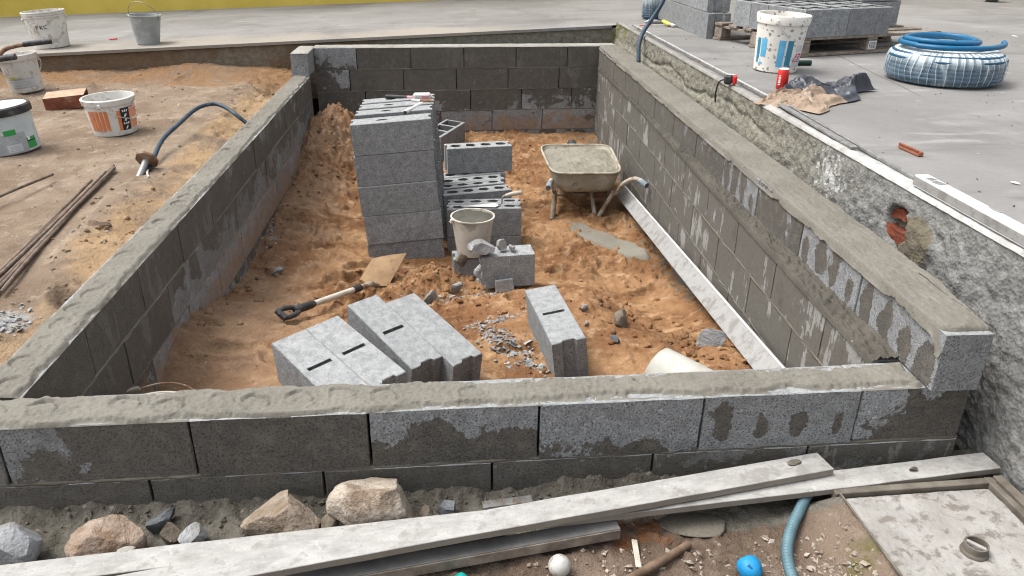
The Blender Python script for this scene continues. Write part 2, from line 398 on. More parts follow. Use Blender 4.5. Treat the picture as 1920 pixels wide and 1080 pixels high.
ALU = mat_simple('scratched_aluminium', (0.265, 0.263, 0.257), (0.30, 0.298, 0.291), 30, 0.6, 0.0, 80, (0.19, 0.18, 0.168), 14, 0.45, 0.2, 0.4)
ALUC = mat_simple('clean_aluminium', (0.66, 0.68, 0.68), (0.78, 0.79, 0.79), 6, 0.42, 0.0, 80, None, 10, 0.4, 0.35, 0.5)
STEEL = mat_simple('grey_steel', (0.16, 0.16, 0.155), (0.30, 0.30, 0.29), 20, 0.5, 0.2, 80, (0.14, 0.09, 0.06), 12, 0.4, 0.5)
RUST = mat_simple('rusty_steel', (0.10, 0.05, 0.028), (0.22, 0.135, 0.085), 25, 0.8, 0.5, 90, (0.28, 0.23, 0.18), 9, 0.45)
REBAR = mat_simple('dusty_rebar', (0.075, 0.052, 0.04), (0.17, 0.13, 0.10), 30, 0.85, 0.5, 150)
TRAY = mat_simple('cement_caked_tray', (0.235, 0.212, 0.165), (0.35, 0.325, 0.262), 9, 0.85, 0.8, 30, (0.15, 0.115, 0.075), 8, 0.42)
LEGM = mat_simple('cement_caked_tube', (0.22, 0.185, 0.14), (0.40, 0.35, 0.29), 18, 0.8, 0.5, 60, (0.13, 0.075, 0.04), 14, 0.45)
GRIP = mat_simple('black_rubber', (0.018, 0.018, 0.02), (0.05, 0.05, 0.052), 20, 0.6, 0.2, 80, (0.16, 0.15, 0.14), 18, 0.36)
TAPE = mat_simple('grey_blue_tape', (0.10, 0.13, 0.15), (0.26, 0.29, 0.31), 25, 0.6, 0.3, 60)
WHITEP = mat_simple('dirty_white_plastic', (0.52, 0.51, 0.48), (0.64, 0.63, 0.60), 7, 0.5, 0.1, 30, (0.34, 0.30, 0.25), 14, 0.44, None, 0.4)
GREYP = mat_simple('grey_plastic', (0.21, 0.225, 0.225), (0.33, 0.345, 0.34), 8, 0.6, 0.2, 40, (0.42, 0.41, 0.38), 9, 0.38)
PALEP = mat_simple('mortar_stained_bucket', (0.36, 0.33, 0.28), (0.50, 0.47, 0.41), 8, 0.75, 0.35, 40, (0.25, 0.215, 0.17), 7, 0.42)
BLUEGREY = mat_simple('pale_blue_grey_plastic', (0.40, 0.45, 0.46), (0.52, 0.57, 0.58), 7, 0.55, 0.1, 40, (0.36, 0.36, 0.34), 9, 0.4)
SPECK = mat_speckled()
def flat(n, c, r=0.6, c2=None, dirt=None): return mat_simple(n, c, c2 or tuple(x*1.25 for x in c), 18, r, 0.1, 60, dirt, 22, 0.36)
ORANGE = flat('orange_print', (0.52, 0.16, 0.055), dirt=(0.6, 0.45, 0.36))
BLACKP = flat('black_print', (0.02, 0.02, 0.022))
WHITEI = flat('white_print', (0.62, 0.62, 0.62))
SALMON = flat('salmon_print', (0.55, 0.24, 0.14), dirt=(0.6, 0.42, 0.32))
LBLUE = flat('light_blue_print', (0.09, 0.33, 0.52), dirt=(0.5, 0.5, 0.48))
DBLUE = flat('teal_blue_print', (0.03, 0.17, 0.26), dirt=(0.3, 0.32, 0.32))
GREYL = flat('grey_print', (0.27, 0.29, 0.30))
GREYL2 = flat('pale_grey_print', (0.42, 0.44, 0.46))
GREENL = flat('green_print', (0.03, 0.24, 0.06))
MAGENTA = flat('magenta_print', (0.42, 0.04, 0.14))
LIME = flat('lime_print', (0.42, 0.44, 0.12))
MARK = flat('black_marker', (0.07, 0.068, 0.065))
REDP = flat('red_paint', (0.48, 0.025, 0.02), 0.4)
REDB = mat_simple('red_brick_clay', (0.13, 0.042, 0.024), (0.21, 0.075, 0.042), 14, 0.9, 0.4, 60, (0.30, 0.20, 0.13), 7, 0.4)
REDX = mat_simple('broken_brick_clay', (0.115, 0.026, 0.013), (0.23, 0.065, 0.032), 30, 0.95, 0.9, 90, (0.10, 0.03, 0.018), 25, 0.5)
BRTOP = mat_simple('sandy_brick_top', (0.28, 0.19, 0.13), (0.40, 0.30, 0.22), 12, 0.95, 0.4, 60)
CONDUIT = flat('blue_conduit', (0.006, 0.085, 0.18), 0.4)
CONDUITD = flat('dark_blue_conduit', (0.012, 0.028, 0.048), 0.55, (0.03, 0.055, 0.08), (0.12, 0.13, 0.14))
COILM = flat('navy_blue_conduit', (0.008, 0.048, 0.092), 0.5)
TEAL = mat_simple('teal_hose_plastic', (0.065, 0.125, 0.15), (0.11, 0.185, 0.215), 9, 0.5, 0.1, 60, (0.30, 0.29, 0.26), 9, 0.38)
WOOD = mat_simple('weathered_wood', (0.13, 0.105, 0.085), (0.27, 0.23, 0.19), 16, 0.9, 0.5, 60)
WOODL = mat_simple('pale_wood', (0.36, 0.32, 0.27), (0.50, 0.46, 0.40), 14, 0.8, 0.3, 60)
STICKM = mat_simple('brown_bark', (0.085, 0.055, 0.036), (0.17, 0.115, 0.078), 22, 0.9, 0.5, 70)
PAPER = mat_simple('brown_paper', (0.19, 0.14, 0.102), (0.27, 0.205, 0.15), 7, 0.9, 0.3, 30, (0.32, 0.265, 0.21), 9, 0.40)
LINER = mat_simple('dark_plastic_liner', (0.016, 0.018, 0.025), (0.045, 0.05, 0.062), 6, 0.4, 0.4, 25, (0.12, 0.125, 0.14), 5, 0.38, None, 0.4)
TAN = mat_stone('tan_limestone', (0.32, 0.265, 0.21), (0.20, 0.155, 0.112), (0.155, 0.105, 0.066))
TANP = mat_stone('pale_limestone', (0.40, 0.35, 0.29), (0.32, 0.265, 0.21), (0.15, 0.10, 0.062))
GRAN = mat_stone('grey_granite', (0.15, 0.16, 0.17), (0.065, 0.07, 0.076), (0.11, 0.11, 0.108))
GRANL = mat_stone('pale_granite', (0.29, 0.30, 0.31), (0.16, 0.165, 0.17), (0.24, 0.235, 0.225))
MUDST = mat_stone('muddy_stone', (0.17, 0.14, 0.105), (0.09, 0.075, 0.056), (0.12, 0.10, 0.075))
CLOD = mat_stone('brown_clod', (0.17, 0.12, 0.085), (0.095, 0.062, 0.042), (0.13, 0.085, 0.055))
CHIP = mat_stone('grey_block_chips', (0.33, 0.335, 0.335), (0.18, 0.18, 0.18), (0.24, 0.215, 0.185))
RUBBLEM = mat_stone('pale_rubble', (0.42, 0.37, 0.31), (0.22, 0.175, 0.135), (0.3, 0.25, 0.2))
HATCH = mat_simple('worn_cover_concrete', (0.215, 0.205, 0.19), (0.30, 0.29, 0.275), 7, 0.9, 0.7, 45, (0.13, 0.116, 0.1), 24, 0.44, bd=0.008)
FRAMEM = mat_simple('dirty_galvanised_frame', (0.085, 0.073, 0.058), (0.155, 0.138, 0.114), 14, 0.8, 0.4, 50)
BALLOON = flat('blue_rubber', (0.008, 0.17, 0.36), 0.5, None, (0.12, 0.2, 0.26))
TEALB = flat('green_rubber', (0.01, 0.25, 0.22), 0.35)
BALLM = mat_simple('grubby_white_plastic', (0.34, 0.335, 0.31), (0.42, 0.415, 0.39), 20, 0.5, 0.05, 40, (0.22, 0.2, 0.17), 32, 0.43, None, 0.4)
YELP = flat('yellow_plastic', (0.50, 0.42, 0.06), 0.5, dirt=(0.2, 0.18, 0.1))
PINKG = flat('pink_dusty_rubber', (0.42, 0.20, 0.22), 0.7)
DUST = mat_simple('dusty_metal', (0.38, 0.375, 0.365), (0.54, 0.535, 0.525), 18, 0.75, 0.3, 60, (0.2, 0.17, 0.15), 16, 0.36)
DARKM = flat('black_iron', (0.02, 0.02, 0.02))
DGREEN = flat('dark_green_plastic', (0.012, 0.03, 0.025))

def mat_band():
    t = T('worn_white_edge')
    X = t.xyz()
    a = t.noise(14, 7, .66)
    wh = t.mix(t.step(a, .3, .7), (0.27, 0.266, 0.253), (0.42, 0.416, 0.405))
    gr = t.mix(t.step(a, .3, .7), (0.15, 0.142, 0.128), (0.25, 0.24, 0.222))
    col = t.mix(t.step(t.math('ADD', X[1], t.math('MULTIPLY_ADD', t.noise(2.5, 6, .6), 3.0, -1.5)), 1.2, 2.6), wh, gr)
    col = t.mix(t.step(t.noise(30, 6, .7), .58, .66, 0, .6), col, (0.16, 0.15, 0.134))
    return t.done(col, .9, t.bump(a, .5, .006))

# ------------------------------------------------------------------ mesh helpers
def link(o, parent=None):
    COL.objects.link(o)
    if parent: o.parent = parent
    return o

def obj(name, me, mats=(), parent=None, smooth=None):
    for m in (mats if isinstance(mats, (list, tuple)) else [mats]): me.materials.append(m)
    if smooth is not None and len(me.polygons):
        me.shade_smooth()
        if smooth < 180: me.set_sharp_from_angle(angle=R(smooth))
    return link(bpy.data.objects.new(name, me), parent)

def tag(o, label=None, cat=None, group=None, kind=None):
    if label: o['label'] = label
    if cat: o['category'] = cat
    if group: o['group'] = group
    if kind: o['kind'] = kind
    return o

def thing(name, label, cat, loc=(0, 0, 0), rot=(0, 0, 0), group=None):
    e = link(bpy.data.objects.new(name, None)); e.empty_display_size = 0.05
    e.location = loc; e.rotation_euler = rot
    return tag(e, label, cat, group)

def grid(name, X, Y, Z, mat, parent=None, smooth=180, keep=None):
    n, m = X.shape
    co_ = np.stack([X, Y, Z], -1).reshape(-1, 3)
    idx = np.arange(n*m).reshape(n, m)
    q = np.stack([idx[:-1, :-1], idx[:-1, 1:], idx[1:, 1:], idx[1:, :-1]], -1).reshape(-1, 4)
    if keep is not None:
        k = keep.reshape(-1)
        q = q[k[q].all(1)]
    me = bpy.data.meshes.new(name)
    me.vertices.add(len(co_)); me.vertices.foreach_set('co', co_.ravel())
    me.loops.add(len(q)*4); me.loops.foreach_set('vertex_index', q.ravel().astype(np.int32))
    me.polygons.add(len(q)); me.polygons.foreach_set('loop_start', np.arange(0, len(q)*4, 4, dtype=np.int32))
    me.update(calc_edges=True)
    return obj(name, me, mat, parent, smooth)

class B:
    def __init__(s): s.v, s.f, s.mi = [], [], []
    def add(s, v, f, m=0):
        k = len(s.v); s.v += [tuple(p) for p in v]; s.f += [tuple(i+k for i in q) for q in f]; s.mi += [m]*len(f); return s
    def box(s, c, d, rot=None, m=0, bev=0.0):
        x, y, z = d[0]/2, d[1]/2, d[2]/2
        if bev:
            b = min(bev, x*.9, y*.9, z*.9); pts = []
            for sx in (-1, 1):
                for sy in (-1, 1):
                    for sz in (-1, 1):
                        pts += [(sx*x, sy*(y-b), sz*(z-b)), (sx*(x-b), sy*y, sz*(z-b)), (sx*(x-b), sy*(y-b), sz*z)]
            bm = bmesh.new()
            for p in pts: bm.verts.new(p)
            bmesh.ops.convex_hull(bm, input=bm.verts)
            bm.verts.index_update()
            v = [Vector(p.co) for p in bm.verts]; f = [[q.index for q in fc.verts] for fc in bm.faces]; bm.free()
        else:
            v = [Vector((a, b_, c_)) for a in (-x, x) for b_ in (-y, y) for c_ in (-z, z)]
            f = [(0, 1, 3, 2), (4, 6, 7, 5), (0, 4, 5, 1), (2, 3, 7, 6), (0, 2, 6, 4), (1, 5, 7, 3)]
        Mx = Euler(rot).to_matrix() if rot is not None else Matrix.Identity(3)
        return s.add([Mx @ p + Vector(c) for p in v], f, m)
    def tube(s, pts, r, n=8, m=0, closed=False):
        pts = [Vector(p) for p in pts]; L = len(pts); rr = r if isinstance(r, (list, tuple)) else [r]*L
        v, f = [], []
        ref = None
        for i, p in enumerate(pts):
            a = pts[(i-1) % L] if (i > 0 or closed) else p
            b = pts[(i+1) % L] if (i < L-1 or closed) else p
            d = (b-a).normalized()
            if ref is None:
                ref = Vector((0, 0, 1)) if abs(d.z) < .9 else Vector((1, 0, 0))
            x = (ref - d*ref.dot(d)).normalized(); y = d.cross(x); ref = x
            for k in range(n):
                t = 2*math.pi*k/n
                v.append(p + x*rr[i]*math.cos(t) + y*rr[i]*math.sin(t))
        for i in range(L if closed else L-1):
            for k in range(n):
                j = (i+1) % L
                f.append((i*n+k, i*n+(k+1) % n, j*n+(k+1) % n, j*n+k))
        if not closed: f += [tuple(range(n))[::-1], tuple(range((L-1)*n, L*n))]
        return s.add(v, f, m)
    def lathe(s, prof, n=36, m=0, wob=None):
        v, f = [], []
        for i, (r, z) in enumerate(prof):
            for k in range(n):
                t = 2*math.pi*k/n
                q = 1 + (wob(t, z) if wob else 0)
                v.append((r*q*math.cos(t), r*q*math.sin(t), z))
        for i in range(len(prof)-1):
            for k in range(n):
                f.append((i*n+k, i*n+(k+1) % n, (i+1)*n+(k+1) % n, (i+1)*n+k))
        if prof[0][0] > 1e-4: f.append(tuple(range(n))[::-1])
        if prof[-1][0] > 1e-4: f.append(tuple(range((len(prof)-1)*n, len(prof)*n)))
        return s.add(v, f, m)
    def patch(s, rz, a0, a1, z0, z1, off=0.0012, n=8, m=0, slant=0.0):
        v, f = [], []
        for j in range(2):
            z = z0 if j == 0 else z1
            for k in range(n+1):
                t = a0+(a1-a0)*k/n + slant*(j-0.5)
                for o_ in (0, off):
                    r = rz(z)+o_
                    v.append((r*math.cos(t), r*math.sin(t), z))
        w = 2*(n+1)
        for k in range(n):
            a = 2*k
            f += [(a+1, a+3, w+a+3, w+a+1), (a, a+1, w+a+1, w+a)] if k == 0 else [(a+1, a+3, w+a+3, w+a+1)]
            f += [(a+1, a, a+2, a+3), (w+a, w+a+1, w+a+3, w+a+2)]
        f.append((2*n+1, 2*n, w+2*n, w+2*n+1))
        return s.add(v, f, m)
    def build(s, name, mats, parent=None, smooth=None, loc=None, rot=None):
        me = bpy.data.meshes.new(name); me.from_pydata(s.v, [], s.f)
        if any(s.mi): me.polygons.foreach_set('material_index', s.mi)
        me.validate(); me.update()
        bm = bmesh.new(); bm.from_mesh(me); bmesh.ops.recalc_face_normals(bm, faces=bm.faces); bm.to_mesh(me); bm.free()
        o = obj(name, me, mats, parent, smooth)
        if loc is not None: o.location = loc
        if rot is not None: o.rotation_euler = rot
        return o

def spline(pts, n=8):
    P = [Vector(p) for p in pts]; out = []
    for i in range(len(P)-1):
        p0 = P[max(i-1, 0)]; p1 = P[i]; p2 = P[i+1]; p3 = P[min(i+2, len(P)-1)]
        for k in range(n):
            t = k/n
            out.append(0.5*((2*p1)+(p2-p0)*t+(2*p0-5*p1+4*p2-p3)*t*t+(3*p1-p0-3*p2+p3)*t**3))
    return out+[P[-1]]

def rock_mesh(name, size, seed, sub=3, facets=7, rough=0.06, fmin=0.55):
    bm = bmesh.new(); bmesh.ops.create_icosphere(bm, subdivisions=sub, radius=1)
    V = np.array([v.co[:] for v in bm.verts])
    rg = np.random.RandomState(seed)
    for _ in range(facets):
        n = rg.normal(size=3); n /= np.linalg.norm(n); d = rg.uniform(fmin, 0.85)
        k = np.maximum(0, V @ n - d); V -= k[:, None]*n
    nn = fbm(V[:, 0], V[:, 1], V[:, 2], 1.6, 5, seed)
    V *= (1+rough*3*nn+rough*.5*fbm(V[:, 0], V[:, 1], V[:, 2], 7, 3, seed+3, .6))[:, None]
    V *= np.array(size)/ (V.max(0)-V.min(0))
    for v, c in zip(bm.verts, V): v.co = c
    me = bpy.data.meshes.new(name); bm.to_mesh(me); bm.free()
    return me

def rock(name, label, cat, loc, size, seed, mat, rot=(0, 0, 0), group=None, parent=None, **kw):
    sm = kw.pop('smooth', 28)
    o = obj(name, rock_mesh(name, size, seed, **kw), mat, parent, sm)
    o.location = loc; o.rotation_euler = rot
    if label: tag(o, label, cat, group)
    return o

class HF:
    def __init__(s, xs, ys, Z): s.xs, s.ys, s.Z = xs, ys, Z
    def __call__(s, x, y):
        i = (x-s.xs[0])/(s.xs[1]-s.xs[0]); j = (y-s.ys[0])/(s.ys[1]-s.ys[0])
        i = min(max(i, 0), len(s.xs)-1.001); j = min(max(j, 0), len(s.ys)-1.001)
        a, b = int(i), int(j); u, v = i-a, j-b; Z = s.Z
        return float((Z[b, a]*(1-u)+Z[b, a+1]*u)*(1-v)+(Z[b+1, a]*(1-u)+Z[b+1, a+1]*u)*v)

# ------------------------------------------------------------------ pit floor, left ground, front ground
def floor_base(x, y):
    z = -0.50 - 0.27*sst(1.15, 2.5, y) + 0.11*sst(3.7, 5.5, y)
    z = z + 0.10*sst(0.05, -0.5, x)*sst(0.9, 1.6, y) - 0.06*sst(0.3, -0.3, x)*sst(1.5, 0.9, y)
    z = z + 0.34*gauss(x, y, -0.12, 5.2, 0.30, 0.42) + 0.16*gauss(x, y, -0.3, 4.6, 0.22, 0.6) + 0.07*gauss(x, y, -0.3, 3.6, 0.25, 0.7)
    z = z + 0.10*gauss(x, y, 1.42, 1.80, 0.28, 0.36) + 0.05*gauss(x, y, 1.0, 1.95, 0.3, 0.2)
    z = z + 0.075*gauss(x, y, 0.70, 2.52, 0.16, 0.16) + 0.06*gauss(x, y, 0.55, 2.25, 0.22, 0.12) + 0.05*gauss(x, y, 1.1, 5.5, 0.8, 0.25)
    z = z + 0.09*gauss(x, y, 1.93, 0.98, 0.22, 0.2) - 0.07*gauss(x, y, 1.85, 1.75, 0.22, 0.5) + 0.03*gauss(x, y, 2.2, 2.5, 0.15, 2)
    z = z + 0.05*gauss(x, y, 0.05, 2.55, 0.25, 0.5)
    return z

def lumps(x, y, seed, a=1.0):
    rm = sst(-0.35, 0.45, fbm(x, y, None, 1.3, 3, seed+40))
    z = 0.030*fbm(x, y, None, 2.6, 4, seed)
    z = z + (.35+.65*rm)*(0.026*fbm(x, y, None, 7, 4, seed+1, 0.6, 'billow') + 0.017*fbm(x, y, None, 19, 4, seed+2, 0.62, 'billow') + 0.016*fbm(x*.62+.3*y, y*1.35, None, 9, 4, seed+6, 0.62, 'ridge') + 0.010*fbm(x, y, None, 33, 3, seed+8, 0.6, 'billow'))
    z = z + 0.004*fbm(x, y, None, 40, 3, seed+3)
    cl = np.maximum(0, fbm(x, y, None, 15, 3, seed+9)-0.30)
    z = z + (.3+.7*rm)*0.085*np.minimum(cl, 0.5)
    # foot prints
    rg = np.random.RandomState(seed)
    for _ in range(34):
        fx, fy, an = rg.uniform(x.min(), x.max()), rg.uniform(y.min(), y.max()), rg.uniform(0, 3.14)
        dx, dy = x-fx, y-fy
        m_ = (np.abs(dx) < .3) & (np.abs(dy) < .3)
        if not m_.any(): continue
        u_ = dx*math.cos(an)+dy*math.sin(an); v_ = -dx*math.sin(an)+dy*math.cos(an)
        d_ = (u_/.13)**2+(v_/.055)**2
        z = z + 0.016*np.exp(-((np.sqrt(d_)-1.2)/.3)**2)*m_ - 0.026*sst(1.15, 0.6, np.sqrt(d_))
    return z*a

xs = np.arange(-0.62, 2.46, 0.0105); ys = np.arange(0.10, 5.85, 0.0115)
X, Y = np.meshgrid(xs, ys)
heap = 1+1.2*gauss(X, Y, -0.15, 4.9, 0.4, 0.9)+0.7*gauss(X, Y, 0.7, 2.45, 0.3, 0.25)+0.5*gauss(X, Y, 1.95, 1.0, 0.3, 0.3)
Zf_ = floor_base(X, Y)+lumps(X, Y, 3)*heap
HP = HF(xs, ys, Zf_)
tag(grid('sand_floor', X, Y, Zf_, SANDP), kind='structure')

def left_base(x, y):
    z = -0.052 + 0*x
    z = z + 0.03*sst(5.3, 5.75, y) + 0.06*gauss(x, y, -1.45, 5.74, .40, .10) + .02*gauss(x, y, -.8, 5.74, .3, .1)
    z = z + 0.06*gauss(x, y, -0.93, 1.95, 0.16, 0.4) - 0.03*sst(-0.85, -0.62, x)
    z = z - 0.10*gauss(x, y, -0.62, 5.05, 0.12, 0.22)
    z = z + 0.03*gauss(x, y, -1.0, 1.45, 0.22, 0.2)
    return z
xs = np.arange(-4.2, -0.52, 0.017); ys = np.arange(-1.6, 5.95, 0.017)
X, Y = np.meshgrid(xs, ys)
Zl = left_base(X, Y)+lumps(X, Y, 11)*(0.36+0.45*sst(-0.98, -0.8, X)+.25*sst(4.3, 5.2, Y))
wb_ = sst(.14, .07, np.abs(X+1.055+.06*(Y-1.8)))*sst(.7, .9, Y)*sst(2.8, 2.6, Y)
Zl = Zl*(1-.8*wb_)-.05*.8*wb_
Zl = Zl - 0.32*sst(0.35, -0.25, Y)
HL = HF(xs, ys, Zl)
tag(grid('sand_ground', X, Y, Zl, SANDL), kind='structure')

def front_base(x, y):
    z = -0.325 + 0*x
    z = z + 0.03*sst(-0.06, 0.0, y) + 0.03*gauss(x, y, -0.5, -0.05, 0.3, 0.06)
    z = z - 0.02*sst(-0.5, -0.9, y) + 0.078*sst(1.70, 1.885, x)*sst(-0.10, -0.20, y)
    return z
xs = np.arange(-0.8, 2.7, 0.0075); ys = np.arange(-1.3, 0.05, 0.0075)
X, Y = np.meshgrid(xs, ys)
edge = gauss(X, Y, 0, -0.02, 50, 0.05)
Zd_ = front_base(X, Y)-.07*sst(1.885, 1.90, X)*sst(-.16, -.18, Y)+lumps(X, Y, 23)*(0.5-.25*sst(1.6, 1.85, X))+edge*0.02*fbm(X, Y, None, 18, 4, 5, 0.6, 'billow')
HD = HF(xs, ys, Zd_)
tag(grid('dirt_ground', X, Y, Zd_, DIRTF), kind='structure')
xs = np.linspace(-14, 16, 40); ys = np.linspace(-14, 14, 40)
X, Y = np.meshgrid(xs, ys)
tag(grid('ground', X, Y, X*0-0.95, SANDL), kind='structure')

# ------------------------------------------------------------------ yard concrete, retaining walls, yellow wall
ZY = 0.385
def yard_z(x, y):
    pl = np.minimum(ZY, 0.2504+0.0404*x)
    return ZY + (pl-ZY)*np.where(x < 2.48, 1.0, sst(5.2, 6.0, y))
def back_edge(x): return 5.85+0.06*(x+0.4)
EX0, EX1 = 2.50, 2.56                      # slab edge line near / far
def slab_x(y): return EX0+(EX1-EX0)*(y/6.0)
ys = np.concatenate([np.linspace(-6, 5.9, 60), [6.03]]); us = np.linspace(0, 1, 40)**1.6
Yg, Ug = np.meshgrid(ys, us, indexing='ij')
Xg = slab_x(Yg)+Ug*14
tag(grid('concrete_yard', Xg, Yg, yard_z(Xg, Yg), YARD), kind='structure')
xs = np.concatenate([np.linspace(-12, 2.5, 60), np.linspace(2.6, 17, 30)]); us = np.linspace(0, 1, 40)**1.3
Xg, Ug = np.meshgrid(xs, us)
y0 = np.where(xs < slab_x(6.03), back_edge(xs), 6.03)
Yg = y0[None, :]+Ug*(24-y0[None, :])
tag(grid('concrete_pavement', Xg, Yg, yard_z(Xg, Yg), YARD), kind='structure')

def rough_wall(name, label, x_of, span, zlo, zhi_of, along, mat, step=0.011, amp=1.0, seed=5, hole=None):
    s_ = np.arange(span[0], span[1], step); nz_ = int(0.85/step)
    S, V = np.meshgrid(s_, np.linspace(0, 1, nz_), indexing='ij')
    top = zhi_of(S); Zw = zlo+(top-zlo)*V
    d = 0.008*fbm(S, Zw, None, 9, 4, seed)+0.007*fbm(S, Zw, None, 40, 3, seed+1, 0.6, 'billow')+0.0055*vnoise(S*48, Zw*48, None, seed+2)
    rag = 0.018*fbm(S, Zw, None, 14, 4, seed+7, .6)
    d = d*amp*sst(1.0, 0.93, V)+rag*amp*sst(0.75, 1, V)*0.5
    d = d + 0.05*(1-V)*amp
    if hole is not None: d = d+hole(S, Zw)
    off = x_of(S)
    root = thing(name, label, 'wall')
    if along == 'y': grid('render_face', off-d-0.006, S, Zw-0.004, mat, root)
    else: grid('render_face', S, off-d-0.006, Zw-0.004, mat, root)
    return root
def brick_hole(S, Zw):
    r = np.sqrt(((S-0.775)/0.095)**2+((Zw-0.222)/0.075)**2)+0.35*fbm(S, Zw, None, 16, 4, 77)
    p = np.sqrt(((S-0.62)/0.11)**2+((Zw-0.21)/0.09)**2)+0.2*fbm(S, Zw, None, 16, 4, 78)
    crack = np.exp(-((S-0.33-0.06*(Zw-.2))/0.006)**2)*sst(0.05, 0.1, Zw)*sst(0.36, 0.33, Zw)
    lip = np.exp(-((Zw-0.27-0.03*np.sin(S*5)-0.05*fbm(S, Zw, None, 3, 3, 31))/0.008)**2)*sst(1.9, 2.3, S)*sst(5.2, 4.6, S)
    return -0.075*sst(1.1, 0.75, r)+0.018*sst(1.1, 0.7, p)-0.012*crack-0.02*lip+0.012*sst(0.24, 0.2, Zw)*sst(1.6, 2.2, S)
rw = rough_wall('retaining_wall', 'rough grey cement rendered wall under the right yard edge with a hole of broken brick', slab_x, (-2.4, 6.05), -0.5, lambda s: s*0+ZY, 'y', RENDER, hole=brick_hole)
def rough_box(name, size, seed, mat, parent=None, amp=.012, cuts=9):
    bm = bmesh.new(); bmesh.ops.create_cube(bm, size=1); bmesh.ops.subdivide_edges(bm, edges=bm.edges, cuts=cuts, use_grid_fill=True)
    V = np.array([v.co[:] for v in bm.verts])*np.array(size)
    V += amp*np.stack([fbm(V[:, 0]+k*3, V[:, 1], V[:, 2], 22, 4, seed+k) for k in range(3)], -1)
    for v, c in zip(bm.verts, V): v.co = c
    me = bpy.data.meshes.new(name); bm.to_mesh(me); bm.free()
    return obj(name, me, mat, parent, 30)
for k, (y, z, sx, sy, sz) in enumerate([(0.81, 0.268, 0.09, 0.13, 0.040), (0.79, 0.184, 0.10, 0.19, 0.052), (0.715, 0.252, 0.08, 0.05, 0.045)]):
    o = rough_box('broken_brick', (sx, sy, sz), 60+k*7, REDX, rw, .02); o.location = (2.562, y, z); o.rotation_euler = (R(-4+5*k), 0, R(6*k))
o = rough_box('brick_mortar', (.06, .17, .03), 90, MORTD, rw, .02); o.location = (2.570, .79, .225)
rb = rough_wall('retaining_wall', 'long low cement rendered wall under the back pavement edge behind the pit', back_edge, (-5.5, 2.62), -0.3, lambda s: np.minimum(ZY, 0.2504+0.0404*s)-0.02, 'x', RENDER, 0.02, 0.5, 15)
# thin lip of the back pavement
b = B()
for i in range(24):
    xa, xb = -6+i*(8.5/24), -6+(i+1)*(8.5/24)
    za, zb = 0.2504+0.0404*xa, 0.2504+0.0404*xb
    ya, yb = back_edge(xa), back_edge(xb)
    b.add([(xa, ya-.03, za-.022), (xb, yb-.03, zb-.022), (xb, yb-.03, zb+.004), (xa, ya-.03, za+.004), (xa, ya+.03, za-.022), (xb, yb+.03, zb-.022), (xb, yb+.03, zb+.004), (xa, ya+.03, za+.004)],
          [(0, 1, 2, 3), (3, 2, 6, 7), (0, 4, 5, 1)] + ([(0, 3, 7, 4)] if i == 0 else []) + ([(1, 5, 6, 2)] if i == 23 else []))
b.build('pavement_lip', YARD, rb)
# white plaster band on the yard edge
s_ = np.arange(-2.4, 5.95, 0.02); vv = np.linspace(0, 1, 14)
S, V = np.meshgrid(s_, vv, indexing='ij')
wd = 0.062+0.018*fbm(S, S*0, None, 3, 4, 91)+0.035*sst(1.6, 0.4, S)-0.015*sst(2, 4, S)
Xb = slab_x(S)-0.012+V*wd+0.006*fbm(S, V, None, 12, 3, 92)*(V > .5)
Zb = ZY+0.004+0.006*np.sin(np.clip(V*1.3, 0, 1)*math.pi)+0.002*fbm(S, V*.1, None, 30, 3, 93)-0.012*sst(0.08, 0, V)-0.008*sst(.9, 1, V)
tag(grid('yard_edge_band', Xb, S, Zb, mat_band()), kind='structure')

b = B(); b.add([(-14, 9.2, -0.4), (15, 9.42, -0.4), (15, 9.42, 3.2), (-14, 9.2, 3.2), (-14, 9.5, -0.4), (15, 9.72, -0.4), (15, 9.72, 3.2), (-14, 9.5, 3.2)],
      [(0, 1, 2, 3), (4, 7, 6, 5), (3, 2, 6, 7), (0, 3, 7, 4), (1, 5, 6, 2), (0, 4, 5, 1)])
tag(b.build('yellow_wall', YELLOW), 'plain yellow painted wall behind the far pavement', 'wall')

# ------------------------------------------------------------------ block walls
_wm = {}
def wall_block_mesh(L, D, H):
    k = (round(L, 3), round(D, 3), round(H, 3), random.randrange(5))
    if k not in _wm:
        rg = random.Random(k[3]*31+int(L*1000))
        nx_, nz_ = 7, 3
        per = [(-L/2+L*i/nx_, -H/2) for i in range(nx_)]+[(L/2, -H/2+H*i/nz_) for i in range(nz_)]+[(L/2-L*i/nx_, H/2) for i in range(nx_)]+[(-L/2, H/2-H*i/nz_) for i in range(nz_)]
        n_ = len(per); v_, f_ = [], []
        for sy in (-1, 1):
            for (px, pz) in per:
                j = abs(rg.gauss(0, .0016))+(.006*rg.random() if rg.random() < .06 else 0)
                v_.append((px*(1-2*j/L), sy*D/2, pz*(1-2*j/H)))
        for sy in (-1, 1):
            for (px, pz) in per: v_.append((px, sy*(D/2-.004), pz))
        f_ = [tuple(range(n_)), tuple(range(n_, 2*n_))[::-1]]
        for i in range(n_):
            j = (i+1) % n_
            f_ += [(i, j, 2*n_+j, 2*n_+i), (2*n_+i, 2*n_+j, 3*n_+j, 3*n_+i), (3*n_+i, 3*n_+j, n_+j, n_+i)]
        me = bpy.data.meshes.new('block'); me.from_pydata(v_, [], f_); me.update()
        bm = bmesh.new(); bm.from_mesh(me); bmesh.ops.recalc_face_normals(bm, faces=bm.faces)
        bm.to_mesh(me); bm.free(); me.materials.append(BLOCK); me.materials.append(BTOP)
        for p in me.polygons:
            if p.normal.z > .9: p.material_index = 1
        _wm[k] = me
    return _wm[k]

